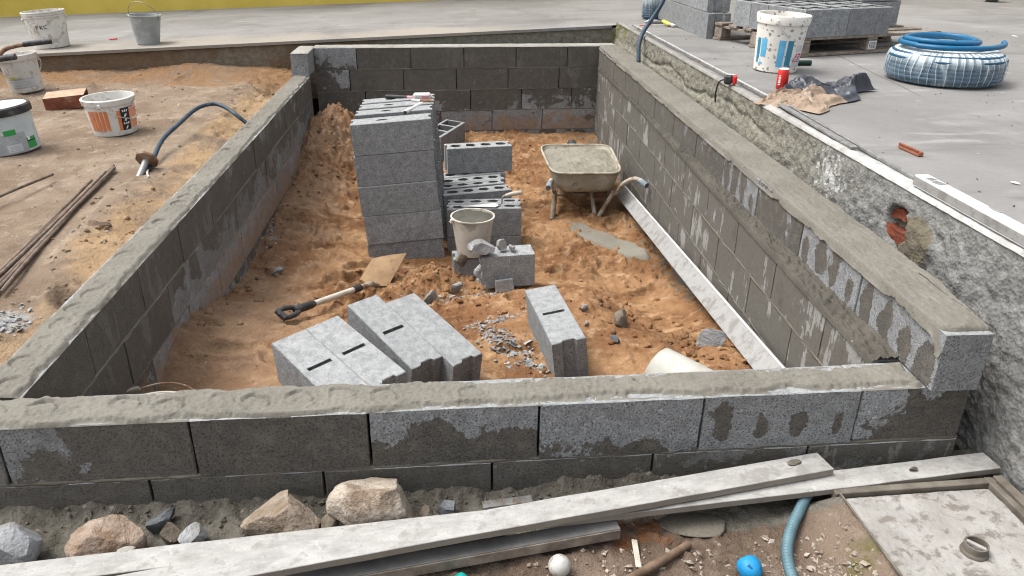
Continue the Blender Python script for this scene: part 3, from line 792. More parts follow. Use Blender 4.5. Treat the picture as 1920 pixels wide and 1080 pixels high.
class Wall:
    def __init__(s, label, origin, ang, th, side):
        # ang: direction of local x measured from world +x; side: +1 body lies to local +y, -1 to local -y
        s.o, s.a, s.th, s.side = Vector(origin), ang, th, side
        s.root = thing('block_wall', label, 'wall', origin, (0, 0, ang))
    def course(s, z0, bounds, prm=None, H=0.2, dy=0.0, th=None, gap=0.007, a_off=0.0, name='block'):
        th = th or s.th
        for i in range(len(bounds)-1):
            x0, x1 = bounds[i]+gap/2, bounds[i+1]-gap/2
            if x1-x0 < 0.03: continue
            me = wall_block_mesh(x1-x0, th, H-0.006)
            o = link(bpy.data.objects.new('block', me), s.root)
            o.location = ((x0+x1)/2, s.side*th/2+dy+random.uniform(-.0025, .0025), z0+H/2)
            o.rotation_euler = (0, 0, random.uniform(-.003, .003)+a_off)
            pr = dict(wet=0.6, ov=0.0, gz=0.0, gx=0.0, smear=0.0, dirt=-1.4)
            if prm: pr.update(prm(i) or {})
            for k, v in pr.items(): o[k] = float(v)
    def joint(s, z, x0, x1, mat=None, face_in=0.0, dy=0.0, th=None, h=0.012):
        th = th or s.th
        n = int((x1-x0)/0.014); xs = np.linspace(x0, x1, n)
        prof = [(-0.030, -h/2), (-.001, -h/2), (0.0012, 0), (-.001, h/2), (-0.030, h/2)]
        A = np.zeros((n, 10)); Bz = np.zeros((n, 10))
        sg = s.side
        j1 = fbm(xs, xs*0, None, 22, 4, int(abs(z)*50)+3)*0.0045
        j2 = fbm(xs, xs*0+5, None, 22, 4, int(abs(z)*50)+9)*0.0045
        for k, (dp, dz) in enumerate(prof):
            A[:, k] = -sg*(dp+(j1 if 0 < k < 4 else 0)) + dy
            Bz[:, k] = z+dz*(1+(j2*60 if 0 < k < 4 else 0))
            A[:, 9-k] = sg*(th+dp+(j2 if 0 < k < 4 else 0)) + dy
            Bz[:, 9-k] = z+dz*(1+(j1*60 if 0 < k < 4 else 0))
        grid('mortar_joint', np.repeat(xs[:, None], 10, 1), A, Bz, mat or MORT, s.root)
    def bed(s, x0, x1, zt, mat, th=None, thick=0.013, rings=0.0, rim=0.015, over=(0.0, 0.0), seed=1, step=0.006, x_off=0.0, ragged=0.022, fade=None, dy=0.0, xdrop=False):
        th = th or s.th
        xs = np.arange(x0, x1, step); vs = np.linspace(-over[0], th+over[1], int((th+sum(over))/0.0042)+1)
        Xb, V = np.meshgrid(xs, vs, indexing='ij')
        if over[1]: V = np.where(V > th, th-.004+(V-th)*sst(.02, .5, Xb-x0), V)
        d = np.minimum(np.minimum(V+over[0], th+over[1]-V), np.minimum(Xb-x0, x1-Xb)+0.01)
        nz_ = fbm(Xb, V, None, 9, 6, seed, 0.66)
        if callable(rim): rim = rim(Xb)
        t = thick*sst(0.0, 0.016, d-rim-ragged*nz_)
        t = t + sst(0.01, 0.03, d)*(0.004*fbm(Xb, V, None, 12, 4, seed+1)+0.0030*fbm(Xb, V, None, 50, 3, seed+2, .62, 'billow')+.0022*fbm(Xb*.35, V, None, 60, 3, seed+6)-.007*np.maximum(0, fbm(Xb, V, None, 26, 3, seed+11)-.32)*(1+2*sst(.1, .5, fbm(Xb, V, None, 4, 2, seed+12))))
        if rings:
            k = np.floor((Xb-x_off)/0.125); ki = k.astype(np.int64); z0_ = ki*0
            u = (Xb-x_off)-(k+0.5)*0.125+.036*(_h(ki, z0_+3, z0_, seed)-.5); v = V-th/2+.034*(_h(ki, z0_+5, z0_, seed)-.5)
            rr = np.sqrt((u/(.032+.018*_h(ki, z0_+7, z0_, seed)))**2+(v/(.028+.014*_h(ki, z0_+9, z0_, seed)))**2)*(1+0.42*fbm(Xb, V, None, 14, 4, seed+5))
            am = np.clip(1.7*_h(ki, z0_+seed, z0_, 7)-.25, 0, 1.2)*rings
            if fade is not None: am = am*fade(Xb)
            t = t - am*0.011*np.exp(-((rr-1.0)/.10)**2)*sst(-.3, .5, (v+.5*u)/.035) - am*.0028*sst(1.0, .9, rr) + am*.0025*sst(1.0, .9, rr)*fbm(Xb, V, None, 45, 3, seed+14) + am*0.0022*np.exp(-((rr-1.2)/.12)**2)
        z = zt-0.003+t
        if not over[0]: z = zt-.006+(z-zt+.006)*sst(0, .005, V)
        if not over[1]: z = zt-.006+(z-zt+.006)*sst(0, .005, th-V)
        if xdrop: z = z-.035*sst(.03, .0, Xb-x0+.02*nz_)
        if over[0]: z = z-0.04*sst(0.013, 0.0, V+over[0]+0.010*nz_)
        if over[1]: z = z-0.03*sst(0.02, 0.0, th+over[1]-V+0.008*nz_)
        grid('mortar_bed', Xb, s.side*V+dy, z, mat, s.root)

# front wall
fwl = Wall('low front block wall with an imprinted mortar top, behind the stones and boards', (0, 0, 0), 0, 0.15, 1)
FP = {0: dict(wet=.40, gx=.6, gz=-.3, smear=.25), 1: dict(wet=.75, gz=-.25), 2: dict(wet=.05, gz=-.6, gx=-.1), 3: dict(wet=-.42, gz=-.62), 4: dict(wet=-.62, ov=1.75), 5: dict(wet=.32, gz=-.45, gx=.5)}
fwl.course(-0.2, [-0.52, 0.0, 0.5, 1.0, 1.5, 2.0, 2.36], lambda i: FP[i])
FP2 = {3: dict(wet=.22, smear=.35), 4: dict(wet=.12, smear=.6), 5: dict(wet=.2, smear=.6)}
fwl.course(-0.4, [-0.66, -0.142, 0.357, 0.86, 1.36, 1.86, 2.36], lambda i: FP2.get(i, dict(wet=.5, smear=.3)), dy=-0.002)
fwl.course(-0.2, [-0.665, -0.52], lambda i: dict(wet=.5, smear=.5))
fwl.course(-0.6, [-0.66, -0.4, 0.1, 0.6, 1.1, 1.6, 2.1, 2.36], lambda i: dict(wet=.5, dirt=-.2), dy=-0.002)
fwl.joint(-0.2, -0.66, 2.36, MORTD); fwl.joint(-0.4, -0.66, 2.36, MORTD)
fwl.bed(-0.66, 2.2, 0.0, MORT, rings=1.15, rim=lambda x: .001+.017*sst(.35, .95, x), seed=4, fade=lambda x: 0.2+0.8*sst(1.1, 0.5, x), ragged=0.032, step=.0042)

# left wall : inner face towards the pit
al = 0.028
lwl = Wall('long left block wall with brown sand behind it and an imprinted mortar top', (-0.515, 0.15, 0), math.pi/2-al, 0.15, 1)
LP = lambda i: dict(wet=.68 if i < 4 else .34, smear=.42, gz=-.22, gx=.0)
lwl.course(-0.2, [0.0, 0.44]+[0.44+.5*k for k in range(1, 10)]+[5.17], LP)
lwl.course(-0.4, [0.0, 0.19]+[0.19+.5*k for k in range(1, 10)]+[5.17], lambda i: dict(wet=.5 if i < 3 else -.08, smear=.42, dirt=-.45 if i < 5 else -.3, gz=.2))
lwl.course(-0.6, [0.0, 0.40]+[0.40+.5*k for k in range(1, 10)]+[5.17], lambda i: dict(wet=.3 if i < 2 else -.4, smear=.1, dirt=.15 if i < 2 else .3))
lwl.course(-0.8, [0.0, 0.19]+[0.19+.5*k for k in range(1, 10)]+[5.17], lambda i: dict(wet=.1, dirt=.1))
for z in (-0.2, -0.4, -0.6): lwl.joint(z, 0, 5.17, MORT)
lwl.bed(0.0, 5.15, 0.0, MORT, rings=0.9, rim=0.004, seed=8, fade=lambda x: sst(4.6, 3.0, x), ragged=0.022, step=0.005)
lwl.course(0.0, [5.13, 5.56], lambda i: dict(wet=-1.2), dy=0.0)
lwl.bed(5.13, 5.56, 0.199, MORTL, rim=0.004, seed=18, thick=.006)

# back wall
ab = 0.0424
bwl = Wall('far back block wall with a pale mortar top, below the back pavement', (0.021, 5.622, 0), ab, 0.15, 1)
BP1 = {0: dict(wet=-.12, gz=-.45, gx=-.35), 1: dict(wet=.5, gz=-.2)}
bwl.course(0.0, [-0.385, 0.0, .5, 1.0, 1.5, 2.0, 2.318], lambda i: BP1.get(i, dict(wet=.66, smear=.35, gz=-.12)))
bwl.course(-0.2, [-0.385, -0.075, .425, .925, 1.425, 1.925, 2.318], lambda i: dict(wet=.1, gx=-.6) if i == 0 else dict(wet=.66, smear=.4))
bwl.course(-0.4, [-0.385, .06, .56, 1.06, 1.56, 2.06, 2.318], lambda i: dict(wet=.28 if i < 4 else .1, smear=.2, dirt=-.6, gz=.35))
bwl.course(-0.6, [-0.385, .27, .77, 1.27, 1.77, 2.318], lambda i: dict(wet=-.35 if i > 1 else .2, dirt=.22 if i > 1 else -.2))
bwl.course(-0.8, [-0.385, .06, .56, 1.06, 1.56, 2.06, 2.318], lambda i: dict(wet=.0, dirt=.05))
bwl.course(0.0, [2.318, 2.49], lambda i: dict(wet=.5))
for z in (0.0, -0.2, -0.4, -0.6): bwl.joint(z, -0.385, 2.33, MORTD, h=.01)
bwl.bed(-0.38, 2.48, 0.2, MORTL, rim=0.001, seed=12, step=0.01, thick=.009, ragged=0.008)

# right wall : local x runs away from the camera, the pit lies on local +y
ar = 0.0226
rwl = Wall('tall right block wall with a smooth mortar top and streaky wet stains', (2.196, -0.034, 0), math.pi/2-ar, 0.15, -1)
RP = {0: dict(wet=.22, ov=.9, gx=-.1), 1: dict(wet=-.12, ov=1.1), 2: dict(wet=.25, ov=.3, gz=-.3), 3: dict(wet=-.2, ov=1.0), 4: dict(wet=.35, ov=.3, gz=-.3), 5: dict(wet=.4, ov=.2, gz=-.3, smear=.2)}
rwl.course(0.0, [.5*k for k in range(12)]+[5.72], lambda i: RP.get(i, dict(wet=.55, smear=.35)))
rwl.bed(0.006, 5.72, 0.2, MORT, rim=lambda x: -.022+.04*sst(.10, 0, x), seed=31, over=(0.009, 0.05), thick=.014, ragged=.010, step=0.007, xdrop=True)
def low_x(y): return np.minimum(2.1068+0.0436*y, 2.1968+0.0226*y-.004)
a_low = math.atan(0.0436)-ar
for c, (z0, off) in enumerate(((-0.2, 0.035), (-0.4, 0.285), (-0.6, 0.035), (-0.8, 0.285))):
    bs = [0.19]+[off+.5*k for k in range(1, 12)]+[5.72] if off < .2 else [0.19]+[off+.5*k for k in range(0, 11)]+[5.72]
    for i in range(len(bs)-1):
        x0, x1 = bs[i]+.0035, bs[i+1]-.0035
        if x1-x0 < .04: continue
        yc = (x0+x1)/2-0.034
        dyl = (2.196+0.0226*((x0+x1)/2)) - low_x(yc)
        me = wall_block_mesh(x1-x0, 0.2, 0.194)
        o = link(bpy.data.objects.new('block', me), rwl.root)
        o.location = ((x0+x1)/2, dyl-0.10, z0+0.1); o.rotation_euler = (0, 0, -a_low if yc < 4.2 else 0)
        pr = dict(wet=.28, ov=0, gz=.25 if c == 0 else 0, gx=0, smear=.95, dirt=-1.25 if c < 2 else -.8)
        if yc < .8 and c == 1: pr['dirt'] = -.75
        for k, v in pr.items(): o[k] = float(v)
for z in (-0.2, -0.4, -0.6):
    xs = np.arange(0.19, 5.72, 0.014); n = len(xs); P = [(-.03, -.006), (.0, -.006), (.0022, 0), (.0, .006), (-.03, .006)]
    A = np.zeros((n, 5)); Bz = np.zeros((n, 5))
    dl = (2.196+0.0226*xs)-low_x(xs-0.034); j = 0.005*fbm(xs, xs*0, None, 20, 4, int(-z*10))
    for k, (p_, q_) in enumerate(P):
        A[:, k] = dl+p_+(j if 0 < k < 4 else 0); Bz[:, k] = z+q_
    grid('mortar_joint', np.repeat(xs[:, None], 5, 1), A, Bz, MORTD, rwl.root)
xs = np.arange(0.19, 5.72, 0.009); vs = np.linspace(0, 1, 20)
Xf, V = np.meshgrid(xs, vs, indexing='ij')
dl = (2.196+0.0226*Xf)-low_x(Xf-0.034)
nn = fbm(Xf, V*.12, None, 14, 5, 55, .6)
Yf = (dl+0.007+0.004*nn)*(1-V)+0.003*V*0
Zf = -0.022*sst(.12, 0, V)+0.006+0.016*V*V+0.018*fbm(Xf, V*.1, None, 24, 4, 56, .62, 'billow')*sst(0, .15, V)-0.012*np.exp(-((V-.86)/.07)**2)*sst(.0, .3, nn+.2)
grid('mortar_ledge', Xf, Yf, Zf, mat_mortar('rough_ledge_mortar', (.042, .038, .031), (.076, .069, .057), (.026, .023, .019)), rwl.root)

# ------------------------------------------------------------------ loose hollow blocks
def outline(L, D, notch=True):
    x, y = L/2, D/2; nd, nw = 0.014, D*0.22
    if notch == 'one': return [(-x, -y), (x, -y), (x, y), (-x, y), (-x, nw), (-x+nd, nw*.8), (-x+nd, -nw*.8), (-x, -nw)]
    if not notch: return [(-x, -y), (x, -y), (x, y), (-x, y)]
    return [(-x, -y), (x, -y), (x, -nw), (x-nd, -nw*.8), (x-nd, nw*.8), (x, nw), (x, y), (-x, y), (-x, nw), (-x+nd, nw*.8), (-x+nd, -nw*.8), (-x, -nw)]

_lm = {}
def loose_mesh(kind, L=0.5, D=0.15, H=0.2, seed=0):
    k = (kind, L, D, H, seed)
    if k in _lm: return _lm[k]
    rg = random.Random(seed+int(D*1000))
    b = B(); out = outline(L, D, False if kind == 'cells' else ('one' if kind in ('slot', 'plain') else True))
    n = len(out); CH = .0035
    ins_ = [(p[0]-math.copysign(CH, p[0]), p[1]-math.copysign(CH, p[1])) for p in out]
    holes = []
    if kind == 'ovals':
        for i in range(4):
            cx = -L/2+L*(i+.5)/4*0.93+L*0.035
            holes.append([(cx+0.040*math.cos(t)*(1+rg.uniform(-.08, .08)), D*0.24*math.sin(t)*(1+rg.uniform(-.2, .2))) for t in [2*math.pi*j/14 for j in range(14)]])
    if kind == 'oval':
        cx = -L*0.11
        holes.append([(cx+0.036*math.cos(t)*(1+rg.uniform(-.1, .1)), 0.017*math.sin(t)*(1+rg.uniform(-.25, .25))) for t in [2*math.pi*j/14 for j in range(14)]])
    if kind == 'slot':
        holes.append([(-0.010, -0.05), (0.010, -0.05), (0.010, 0.05), (-0.010, 0.05)])
    if kind == 'cells':
        w = 0.025; nc = 3 if L > .4 else 2; cl = (L-w*(nc+1))/nc
        for i in range(nc):
            x0 = -L/2+w+i*(cl+w)
            holes.append([(x0, -D/2+w), (x0+cl, -D/2+w), (x0+cl, D/2-w), (x0, D/2-w)])
    polys = [[Vector((p[0], p[1], 0)) for p in ins_]]+[[Vector((p[0], p[1], 0)) for p in h] for h in holes]
    flatp = [p for q in polys for p in q]
    tris = tessellate_polygon(polys)
    b.add([(p.x, p.y, H) for p in flatp], tris, 1)
    b.add([(p[0], p[1], H) for p in ins_]+[(p[0], p[1], H-CH) for p in out], [(i, (i+1) % n, n+(i+1) % n, n+i) for i in range(n)], 0)
    b.add([(p[0], p[1], H-CH) for p in out]+[(p[0], p[1], 0) for p in out], [(i, (i+1) % n, n+(i+1) % n, n+i) for i in range(n)]+[tuple(range(n, 2*n))], 0)
    dep = H-0.02 if kind != 'slot' else 0.09
    for h in holes:
        m_ = len(h)
        b.add([(p[0], p[1], H) for p in h]+[(p[0]*1+0, p[1], H-dep) for p in h], [(i, m_+i, m_+(i+1) % m_, (i+1) % m_) for i in range(m_)]+[tuple(range(m_, 2*m_))], 2)
    b.v = [(x*(1-.004*(z < .004 or z > H-.004 if False else 0)), y, z*(H-.004)/H) for x, y, z in b.v]; H = H-.004
    me = bpy.data.meshes.new('concrete_block'); me.from_pydata(b.v, [], b.f)
    bm = bmesh.new(); bm.from_mesh(me); bmesh.ops.remove_doubles(bm, verts=bm.verts, dist=1e-5)
    bmesh.ops.recalc_face_normals(bm, faces=bm.faces); bm.to_mesh(me); bm.free()
    k0 = 0
    mi = []
    for p in me.polygons:
        c, nz_ = p.center, p.normal.z
        if nz_ > .3 and c.z > H-.006: mi.append(1)  # chamfer shares the top-lit colour, so block edges carry a painted highlight
        else:
            ins = abs(c.x) < L/2-0.016 and abs(c.y) < D/2-0.004 and c.z > 1e-3
            mi.append(2 if ins else 0)
    me.polygons.foreach_set('material_index', mi)
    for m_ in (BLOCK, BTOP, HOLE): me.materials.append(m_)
    _lm[k] = me
    return me

def loose(me, label, loc, rot, group=None, **pr):
    o = link(bpy.data.objects.new('concrete_block', me))
    o.location = loc
    o.rotation_euler = rot if not isinstance(rot, Matrix) else rot.to_euler()
    p = dict(wet=-1.6, ov=0, gz=0, gx=0, smear=0, dirt=-1.6); p.update(pr)
    for k, v in p.items(): o[k] = float(v)
    return tag(o, label, 'concrete block', group)

def Rm(yaw, tx, ty): return Matrix.Rotation(yaw, 3, 'Z') @ Matrix.Rotation(ty, 3, 'Y') @ Matrix.Rotation(tx, 3, 'X')

# tall stack: four rows of five courses, leaning a little
GR = 'blocks in the tall stack'
SO, SR = Vector((0.271, 2.9, -0.861)), Rm(R(.5), R(.2), R(-4.2))
rown = ['front row', 'second row', 'third row', 'rearmost row']
cn = ['bottom', 'second from the bottom', 'middle', 'second from the top', 'topmost']
mo, ms = loose_mesh('oval', D=.15), loose_mesh('oval', D=.13, seed=3)
for r_, (yo, D, xo) in enumerate([(0.0, .15, 0), (.255, .13, .018), (.425, .13, .032), (.60, .13, .040)]):
    for c in range(5):
        jx, jy = random.uniform(-.005, .005), random.uniform(-.006, .006)
        lc = SO + SR @ Vector((.25+xo+jx, yo+D/2+jy, .2*c))
        loose(mo if r_ == 0 else ms, f'grey block, {cn[c]} of the {rown[r_]} in the tall stack', lc, SR @ Matrix.Rotation(random.uniform(-.006, .006), 3, 'Z'), GR)

# lower pile right of it
GP = 'blocks in the low pile'
mv = loose_mesh('ovals', D=.10); mv2 = loose_mesh('ovals', D=.125, seed=5); mv3 = loose_mesh('ovals', D=.15, seed=9)
for (nm, x, y, yaw, me) in [('front', 1.036, 3.047, R(.7), mv), ('second', 1.046, 3.155, R(.3), mv)]:
    for c, z in enumerate((-.86, -.66)):
        loose(me, f'grey block with oval cores, {("lower", "upper")[c]} of the {nm} row in the low pile', (x, y, z+.001*c), (0, 0, yaw), GP)
d12 = Vector((math.cos(R(13)), math.sin(R(13)), 0)); n12 = Vector((-d12.y, d12.x, 0))
for (nm, t, sh, me) in [('third', .0, 0, mv2), ('fourth', .145, .0, mv), ('fifth', .26, .035, mv2), ('sixth', .40, .085, mv2)]:
    base = Vector((.772, 3.29, 0)) + d12*(.25+sh) + n12*(t+.06)
    for c, z in enumerate((-.86, -.66)):
        loose(me, f'grey block with oval cores, {("lower", "upper")[c]} of the {nm} row in the low pile', (base.x, base.y, z+.001*c), (0, 0, R(13)), GP)
loose(mv3, 'single block with four oval cores standing highest at the back of the low pile', (1.047, 3.88, -.458), (0, 0, R(8.5)), GP, gz=0)
loose(loose_mesh('cells', .5, .2, .26), 'tan grey hollow block with open cells, tilted behind the tall stack', (.80, 5.18, -.70), (R(3), R(-3), R(62)), None, dirt=-1.1)

# front blocks lying cut face up
GL = 'blocks lying in the front of the pit'
msl = loose_mesh('slot'); mpl = loose_mesh('plain')
def lay(q, yaw, tx, ty, k, me, label, dy=0.0, dz=0.0, **pr):
    Rr = Rm(R(yaw), R(tx), R(ty))
    lc = Vector(q)+Rr @ Vector((.075+.1505*k, .25+dy, -.2+dz))
    loose(me, label, lc, Rr @ Matrix.Rotation(R(90), 3, 'Z'), GL, **pr)
lay((.34, .462, -.28), 35.5, 4.7, -4.9, 0, msl, 'sand dusted block with a slot, lying nearest the left wall', dirt=-1.02)
lay((.34, .462, -.28), 35.5, 4.7, -4.9, 1, msl, 'sand dusted slotted block lying between two others near the front wall', dirt=-.95)
lay((.60, .779, -.334), 34.9, 11.2, -2.1, 0, msl, 'clean slotted block lying beside the unslotted one near the shovel')
lay((.60, .779, -.334), 34.9, 11.2, -2.1, 1, mpl, 'clean block without a slot lying shifted beside the slotted one', dy=-.075)
lay((1.179, .905, -.317), 6.4, 2.0, -7.3, 0, msl, 'lone slotted block standing tilted in the sand right of the grey chips')

# broken block with rubble on top
b = B()
bm = bmesh.new(); bmesh.ops.create_cube(bm, size=1)
bmesh.ops.subdivide_edges(bm, edges=bm.edges, cuts=12, use_grid_fill=True)
V = np.array([v.co[:] for v in bm.verts])*np.array([.34, .15, .2])
endm = sst(-.10, -.17, V[:, 0])
V[:, 0] += endm*(0.05*fbm(V[:, 1], V[:, 2], None, 14, 4, 3)+.02); V[:, 2] -= endm*.015*np.abs(fbm(V[:, 0], V[:, 1], None, 30, 3, 4))
V += 0.0012*np.stack([fbm(V[:, 0]+k, V[:, 1], V[:, 2], 40, 3, 20+k) for k in range(3)], -1)
for v, c in zip(bm.verts, V): v.co = c
me = bpy.data.meshes.new('broken_block'); bm.to_mesh(me); bm.free()
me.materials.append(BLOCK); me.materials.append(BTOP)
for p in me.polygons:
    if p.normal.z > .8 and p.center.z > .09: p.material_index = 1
o = link(bpy.data.objects.new('broken_block', me)); o.location = (1.11, 2.315, -.585); o.rotation_euler = (0, R(-1), R(4))
for k, v in dict(wet=-1.6, ov=0, gz=0, gx=0, smear=0, dirt=-1.5).items(): o[k] = float(v)
tag(o, 'half block broken at its left end, with rubble lying on top', 'concrete block')
o = loose(loose_mesh('plain', .3, .15, .2), 'buried block under the mortar bucket', (.96, 2.60, -.815), (0, 0, R(4)), None)
rock('block_fragment', 'large pale chunk of broken block on top of the half block', 'rubble', (.985, 2.27, -.447), (.155, .12, .085), 5, CHIP, (0, .2, .3), 'broken block rubble', facets=18, fmin=.34, rough=.03, smooth=20)
rock('block_fragment', 'small pale crumb beside the big chunk on the half block', 'rubble', (1.09, 2.31, -.452), (.07, .06, .07), 8, CHIP, (0, 0, 1), 'broken block rubble', facets=18, fmin=.34, rough=.03, smooth=20)
rock('block_fragment', 'smallest rightmost crumb lying on the half block', 'rubble', (1.15, 2.30, -.462), (.065, .05, .045), 9, CHIP, (0, 0, 2), 'broken block rubble', facets=18, fmin=.34, rough=.03, smooth=20)
b = B().box((0, 0, 0), (.11, .03, .075), None, 0, .004)
o = b.build('block_fragment', CHIP, None, None, (1.10, 2.20, -.655), (R(-14), R(-3), R(6))); tag(o, 'flat square offcut leaning against the front of the half block', 'rubble', 'broken block rubble')
for k, (x, y, z, s, lb) in enumerate([(.86, 2.52, -.63, .085, 'brownish shard standing left of the mortar bucket foot'), (.815, 2.29, -.70, .075, 'upright pale shard in the sand left of the half block'), (.665, 2.10, -.68, .10, 'pointed pale shard lying between the shovel blade and the half block')]):
    rock('block_fragment', lb, 'rubble', (x, y, z), (s, s*.5, s*1.15), 70+k, CHIP if k else MUDST, (.3, .2, .5*k), 'broken block rubble', facets=10)

# single stones on the pit floor
def on_floor(x, y): return HP(x, y)
GS = 'stones scattered in the pit'
for k, (x, y, s, lb, mt) in enumerate([(-.269, 2.57, .085, 'flat grey stone on the sand near the left wall', GRANL), (1.44, 1.53, .05, 'grey stone up the sand right of the lone block', GRANL), (1.60, 1.40, .13, 'dark muddy clod on the pale sand mound', MUDST), (1.52, 1.17, .055, 'thin dark grey shard low on the pale sand', GRAN), (1.925, 1.06, .12, 'upright pointed grey stone near the straightedge', GRANL), (2.055, .89, .07, 'mortar lump against the foot of the straightedge', MUDST), (1.42, 1.36, .032, 'tiny pale pebble just right of the lone block', GRANL)]):
    hz = {4: 1.1, 0: .6}.get(k, .65)
    rock('stone', lb, 'stone', (x, y, on_floor(x, y)+s*.25), (s, s*.6, s*hz), 100+k, mt, (.2, -.2, .7*k), GS, facets=9)

def chips(name, n, fn, mat, smin, smax, seed, flatk=.35):
    rg = np.random.RandomState(seed); b = B(); tri = [(0, 2, 4), (2, 1, 4), (1, 3, 4), (3, 0, 4), (2, 0, 5), (1, 2, 5), (3, 1, 5), (0, 3, 5)]
    for _ in range(n):
        p = fn(rg)
        if p is None: continue
        s = rg.uniform(smin, smax)*rg.uniform(.5, 1)
        base = np.array([(1, 0, 0), (-1, 0, 0), (0, .7, 0), (0, -.7, 0), (0, 0, flatk), (0, 0, -flatk)])+rg.uniform(-.3, .3, (6, 3))*[1, 1, .5]
        q = Euler((rg.uniform(-.6, .6), rg.uniform(-.6, .6), rg.uniform(0, 6.3))).to_matrix()
        b.add([q @ Vector(v*s)+Vector(p) for v in base], tri)
    return b.build(name, mat)
def fp(cx, cy, sx, sy, an):
    def f(rg):
        u, v = rg.normal(0, sx), rg.normal(0, sy)
        x, y = cx+u*math.cos(an)-v*math.sin(an), cy+u*math.sin(an)+v*math.cos(an)
        return (x, y, HP(x, y)+rg.uniform(-.003, .010))
    return f
tag(chips('block_chips', 330, fp(1.02, 1.24, .15, .045, R(-62)), CHIP, .008, .024, 1), kind='stuff')
tag(chips('block_chips', 150, fp(.86, 2.16, .14, .05, R(12)), CHIP, .006, .02, 2), kind='stuff')
tag(chips('block_chips', 90, fp(1.02, 1.60, .06, .03, R(15)), CHIP, .006, .016, 3), kind='stuff')
tag(chips('block_chips', 60, fp(-.39, 3.08, .03, .10, R(5)), CHIP, .006, .022, 4), kind='stuff')
def clods(name, n, fn, mat, smin, smax, seed):
    tm = []
    for k in range(6):
        me = rock_mesh('clod', (1, .85, .7), 900+k, 2, 5, .10, .6)
        tm.append((np.array([v.co[:] for v in me.vertices]), [tuple(p.vertices) for p in me.polygons])); bpy.data.meshes.remove(me)
    rg = np.random.RandomState(seed); vv, ff, k0 = [], [], 0
    for _ in range(n):
        x, y, z = fn(rg); sc = smin+(smax-smin)*rg.uniform()**3
        V, F = tm[rg.randint(6)]
        q = np.array(Euler((rg.uniform(-.7, .7), rg.uniform(-.7, .7), rg.uniform(0, 6.3))).to_matrix())
        vv.append((V*sc) @ q.T+np.array([x, y, z+sc*.12])); ff += [tuple(i+k0 for i in f) for f in F]; k0 += len(V)
    me = bpy.data.meshes.new(name); me.from_pydata(np.concatenate(vv).tolist(), [], ff); me.update()
    return tag(obj(name, me, mat, None, 50), kind='stuff')
def cl_pit(rg):
    t = rg.uniform()
    if t < .22: x, y = rg.normal(-.12, .2), rg.normal(4.9, .5)
    elif t < .38: x, y = rg.normal(.72, .17), rg.normal(2.45, .15)
    elif t < .52: x, y = rg.normal(1.45, .28), rg.normal(1.75, .3)
    elif t < .66: x, y = rg.normal(1.95, .13), rg.normal(1.1, .22)
    elif t < .76: x, y = rg.normal(-.33, .08), rg.uniform(1.2, 4.6)
    else: x, y = rg.uniform(-.4, 2.1), rg.uniform(.9, 5.5)
    x = min(max(x, -.42), 2.12)
    return (x, y, HP(x, y))
clods('sand_clods', 1100, cl_pit, SANDP, .008, .048, 6)
def cl_left(rg):
    t = rg.uniform()
    if t < .4: x, y = rg.normal(-.85, .09), rg.normal(1.6, .35)
    elif t < .6: x, y = rg.normal(-.75, .12), rg.normal(4.9, .4)
    else: x, y = rg.uniform(-3, -.7), rg.uniform(.6, 5.6)
    x = min(x, -.69)
    return (x, y, HL(x, y))
clods('sand_clods', 260, cl_left, SANDL, .006, .034, 7)

# ------------------------------------------------------------------ buckets
def bucket(label, loc, r0, r1, h, mat, rot=(0, 0, 0), rim='band', handle=None, wire=STEEL, cat='bucket', wall=.004, grip=None, hr=None, rimmat=None, name='bucket'):
    e = thing(name, label, cat, loc, rot)
    rz = lambda z: r0+(r1-r0)*z/h
    prof = [(r0-.012, 0), (r0, .008)]
    prof += [(rz(h*t), h*t) for t in (.25, .5, .75)] + [(rz(h*.84), h*.84)]
    if rim == 'band': prof += [(rz(h*.84)+.008, h*.845), (r1+.010, h*.98), (r1+.006, h)]
    elif rim == 'double': prof += [(rz(h*.84)+.009, h*.845), (rz(h*.88)+.009, h*.875), (rz(h*.88)+.003, h*.885), (rz(h*.92)+.009, h*.90), (r1+.009, h*.94), (r1+.003, h*.955), (r1+.011, h*.97), (r1+.008, h)]
    else: prof += [(r1, h*.965), (r1+.006, h*.972), (r1+.006, h)]
    prof += [(r1-wall, h), (r1-wall-.001, h*.97), (rz(h*.5)-wall, h*.5), (r0-wall, .012), (0, .012)]
    B().lathe(prof, 40).build('bucket_body', rimmat or mat, e, 40)
    if handle is not None:
        az, drop, hang = handle        # azimuth of the ear axis, angle the bail has fallen from upright, fraction of height of ears
        R1 = (hr or r1)+.014; pts = []
        ax = Vector((math.cos(az), math.sin(az), 0)); ay = Vector((-ax.y, ax.x, 0))
        zz = h*hang
        for k in range(25):
            t = math.pi*k/24
            q = ax*math.cos(t)*R1 + (ay*math.sin(drop)+Vector((0, 0, 1))*math.cos(drop))*math.sin(t)*R1*1.02
            pts.append(q+Vector((0, 0, zz)))
        B().tube(pts, .0032, 6).build('bail_handle', wire, e, 60)
        for sg in (-1, 1): B().box(ax*sg*(rz(zz)+.008)+Vector((0, 0, zz)), (.022, .022, .026), (0, 0, az), 0, .004).build('handle_ear', mat, e)
        if grip:
            B().tube(pts[10:15], .009, 8).build('handle_grip', grip, e, 60)
    return e, rz

def lab(e, rz, a0, a1, z0, z1, mat, name='label_print', off=.0014, slant=0.):
    return B().patch(rz, a0, a1, z0, z1, off, 8, 0, slant).build(name, mat, e)

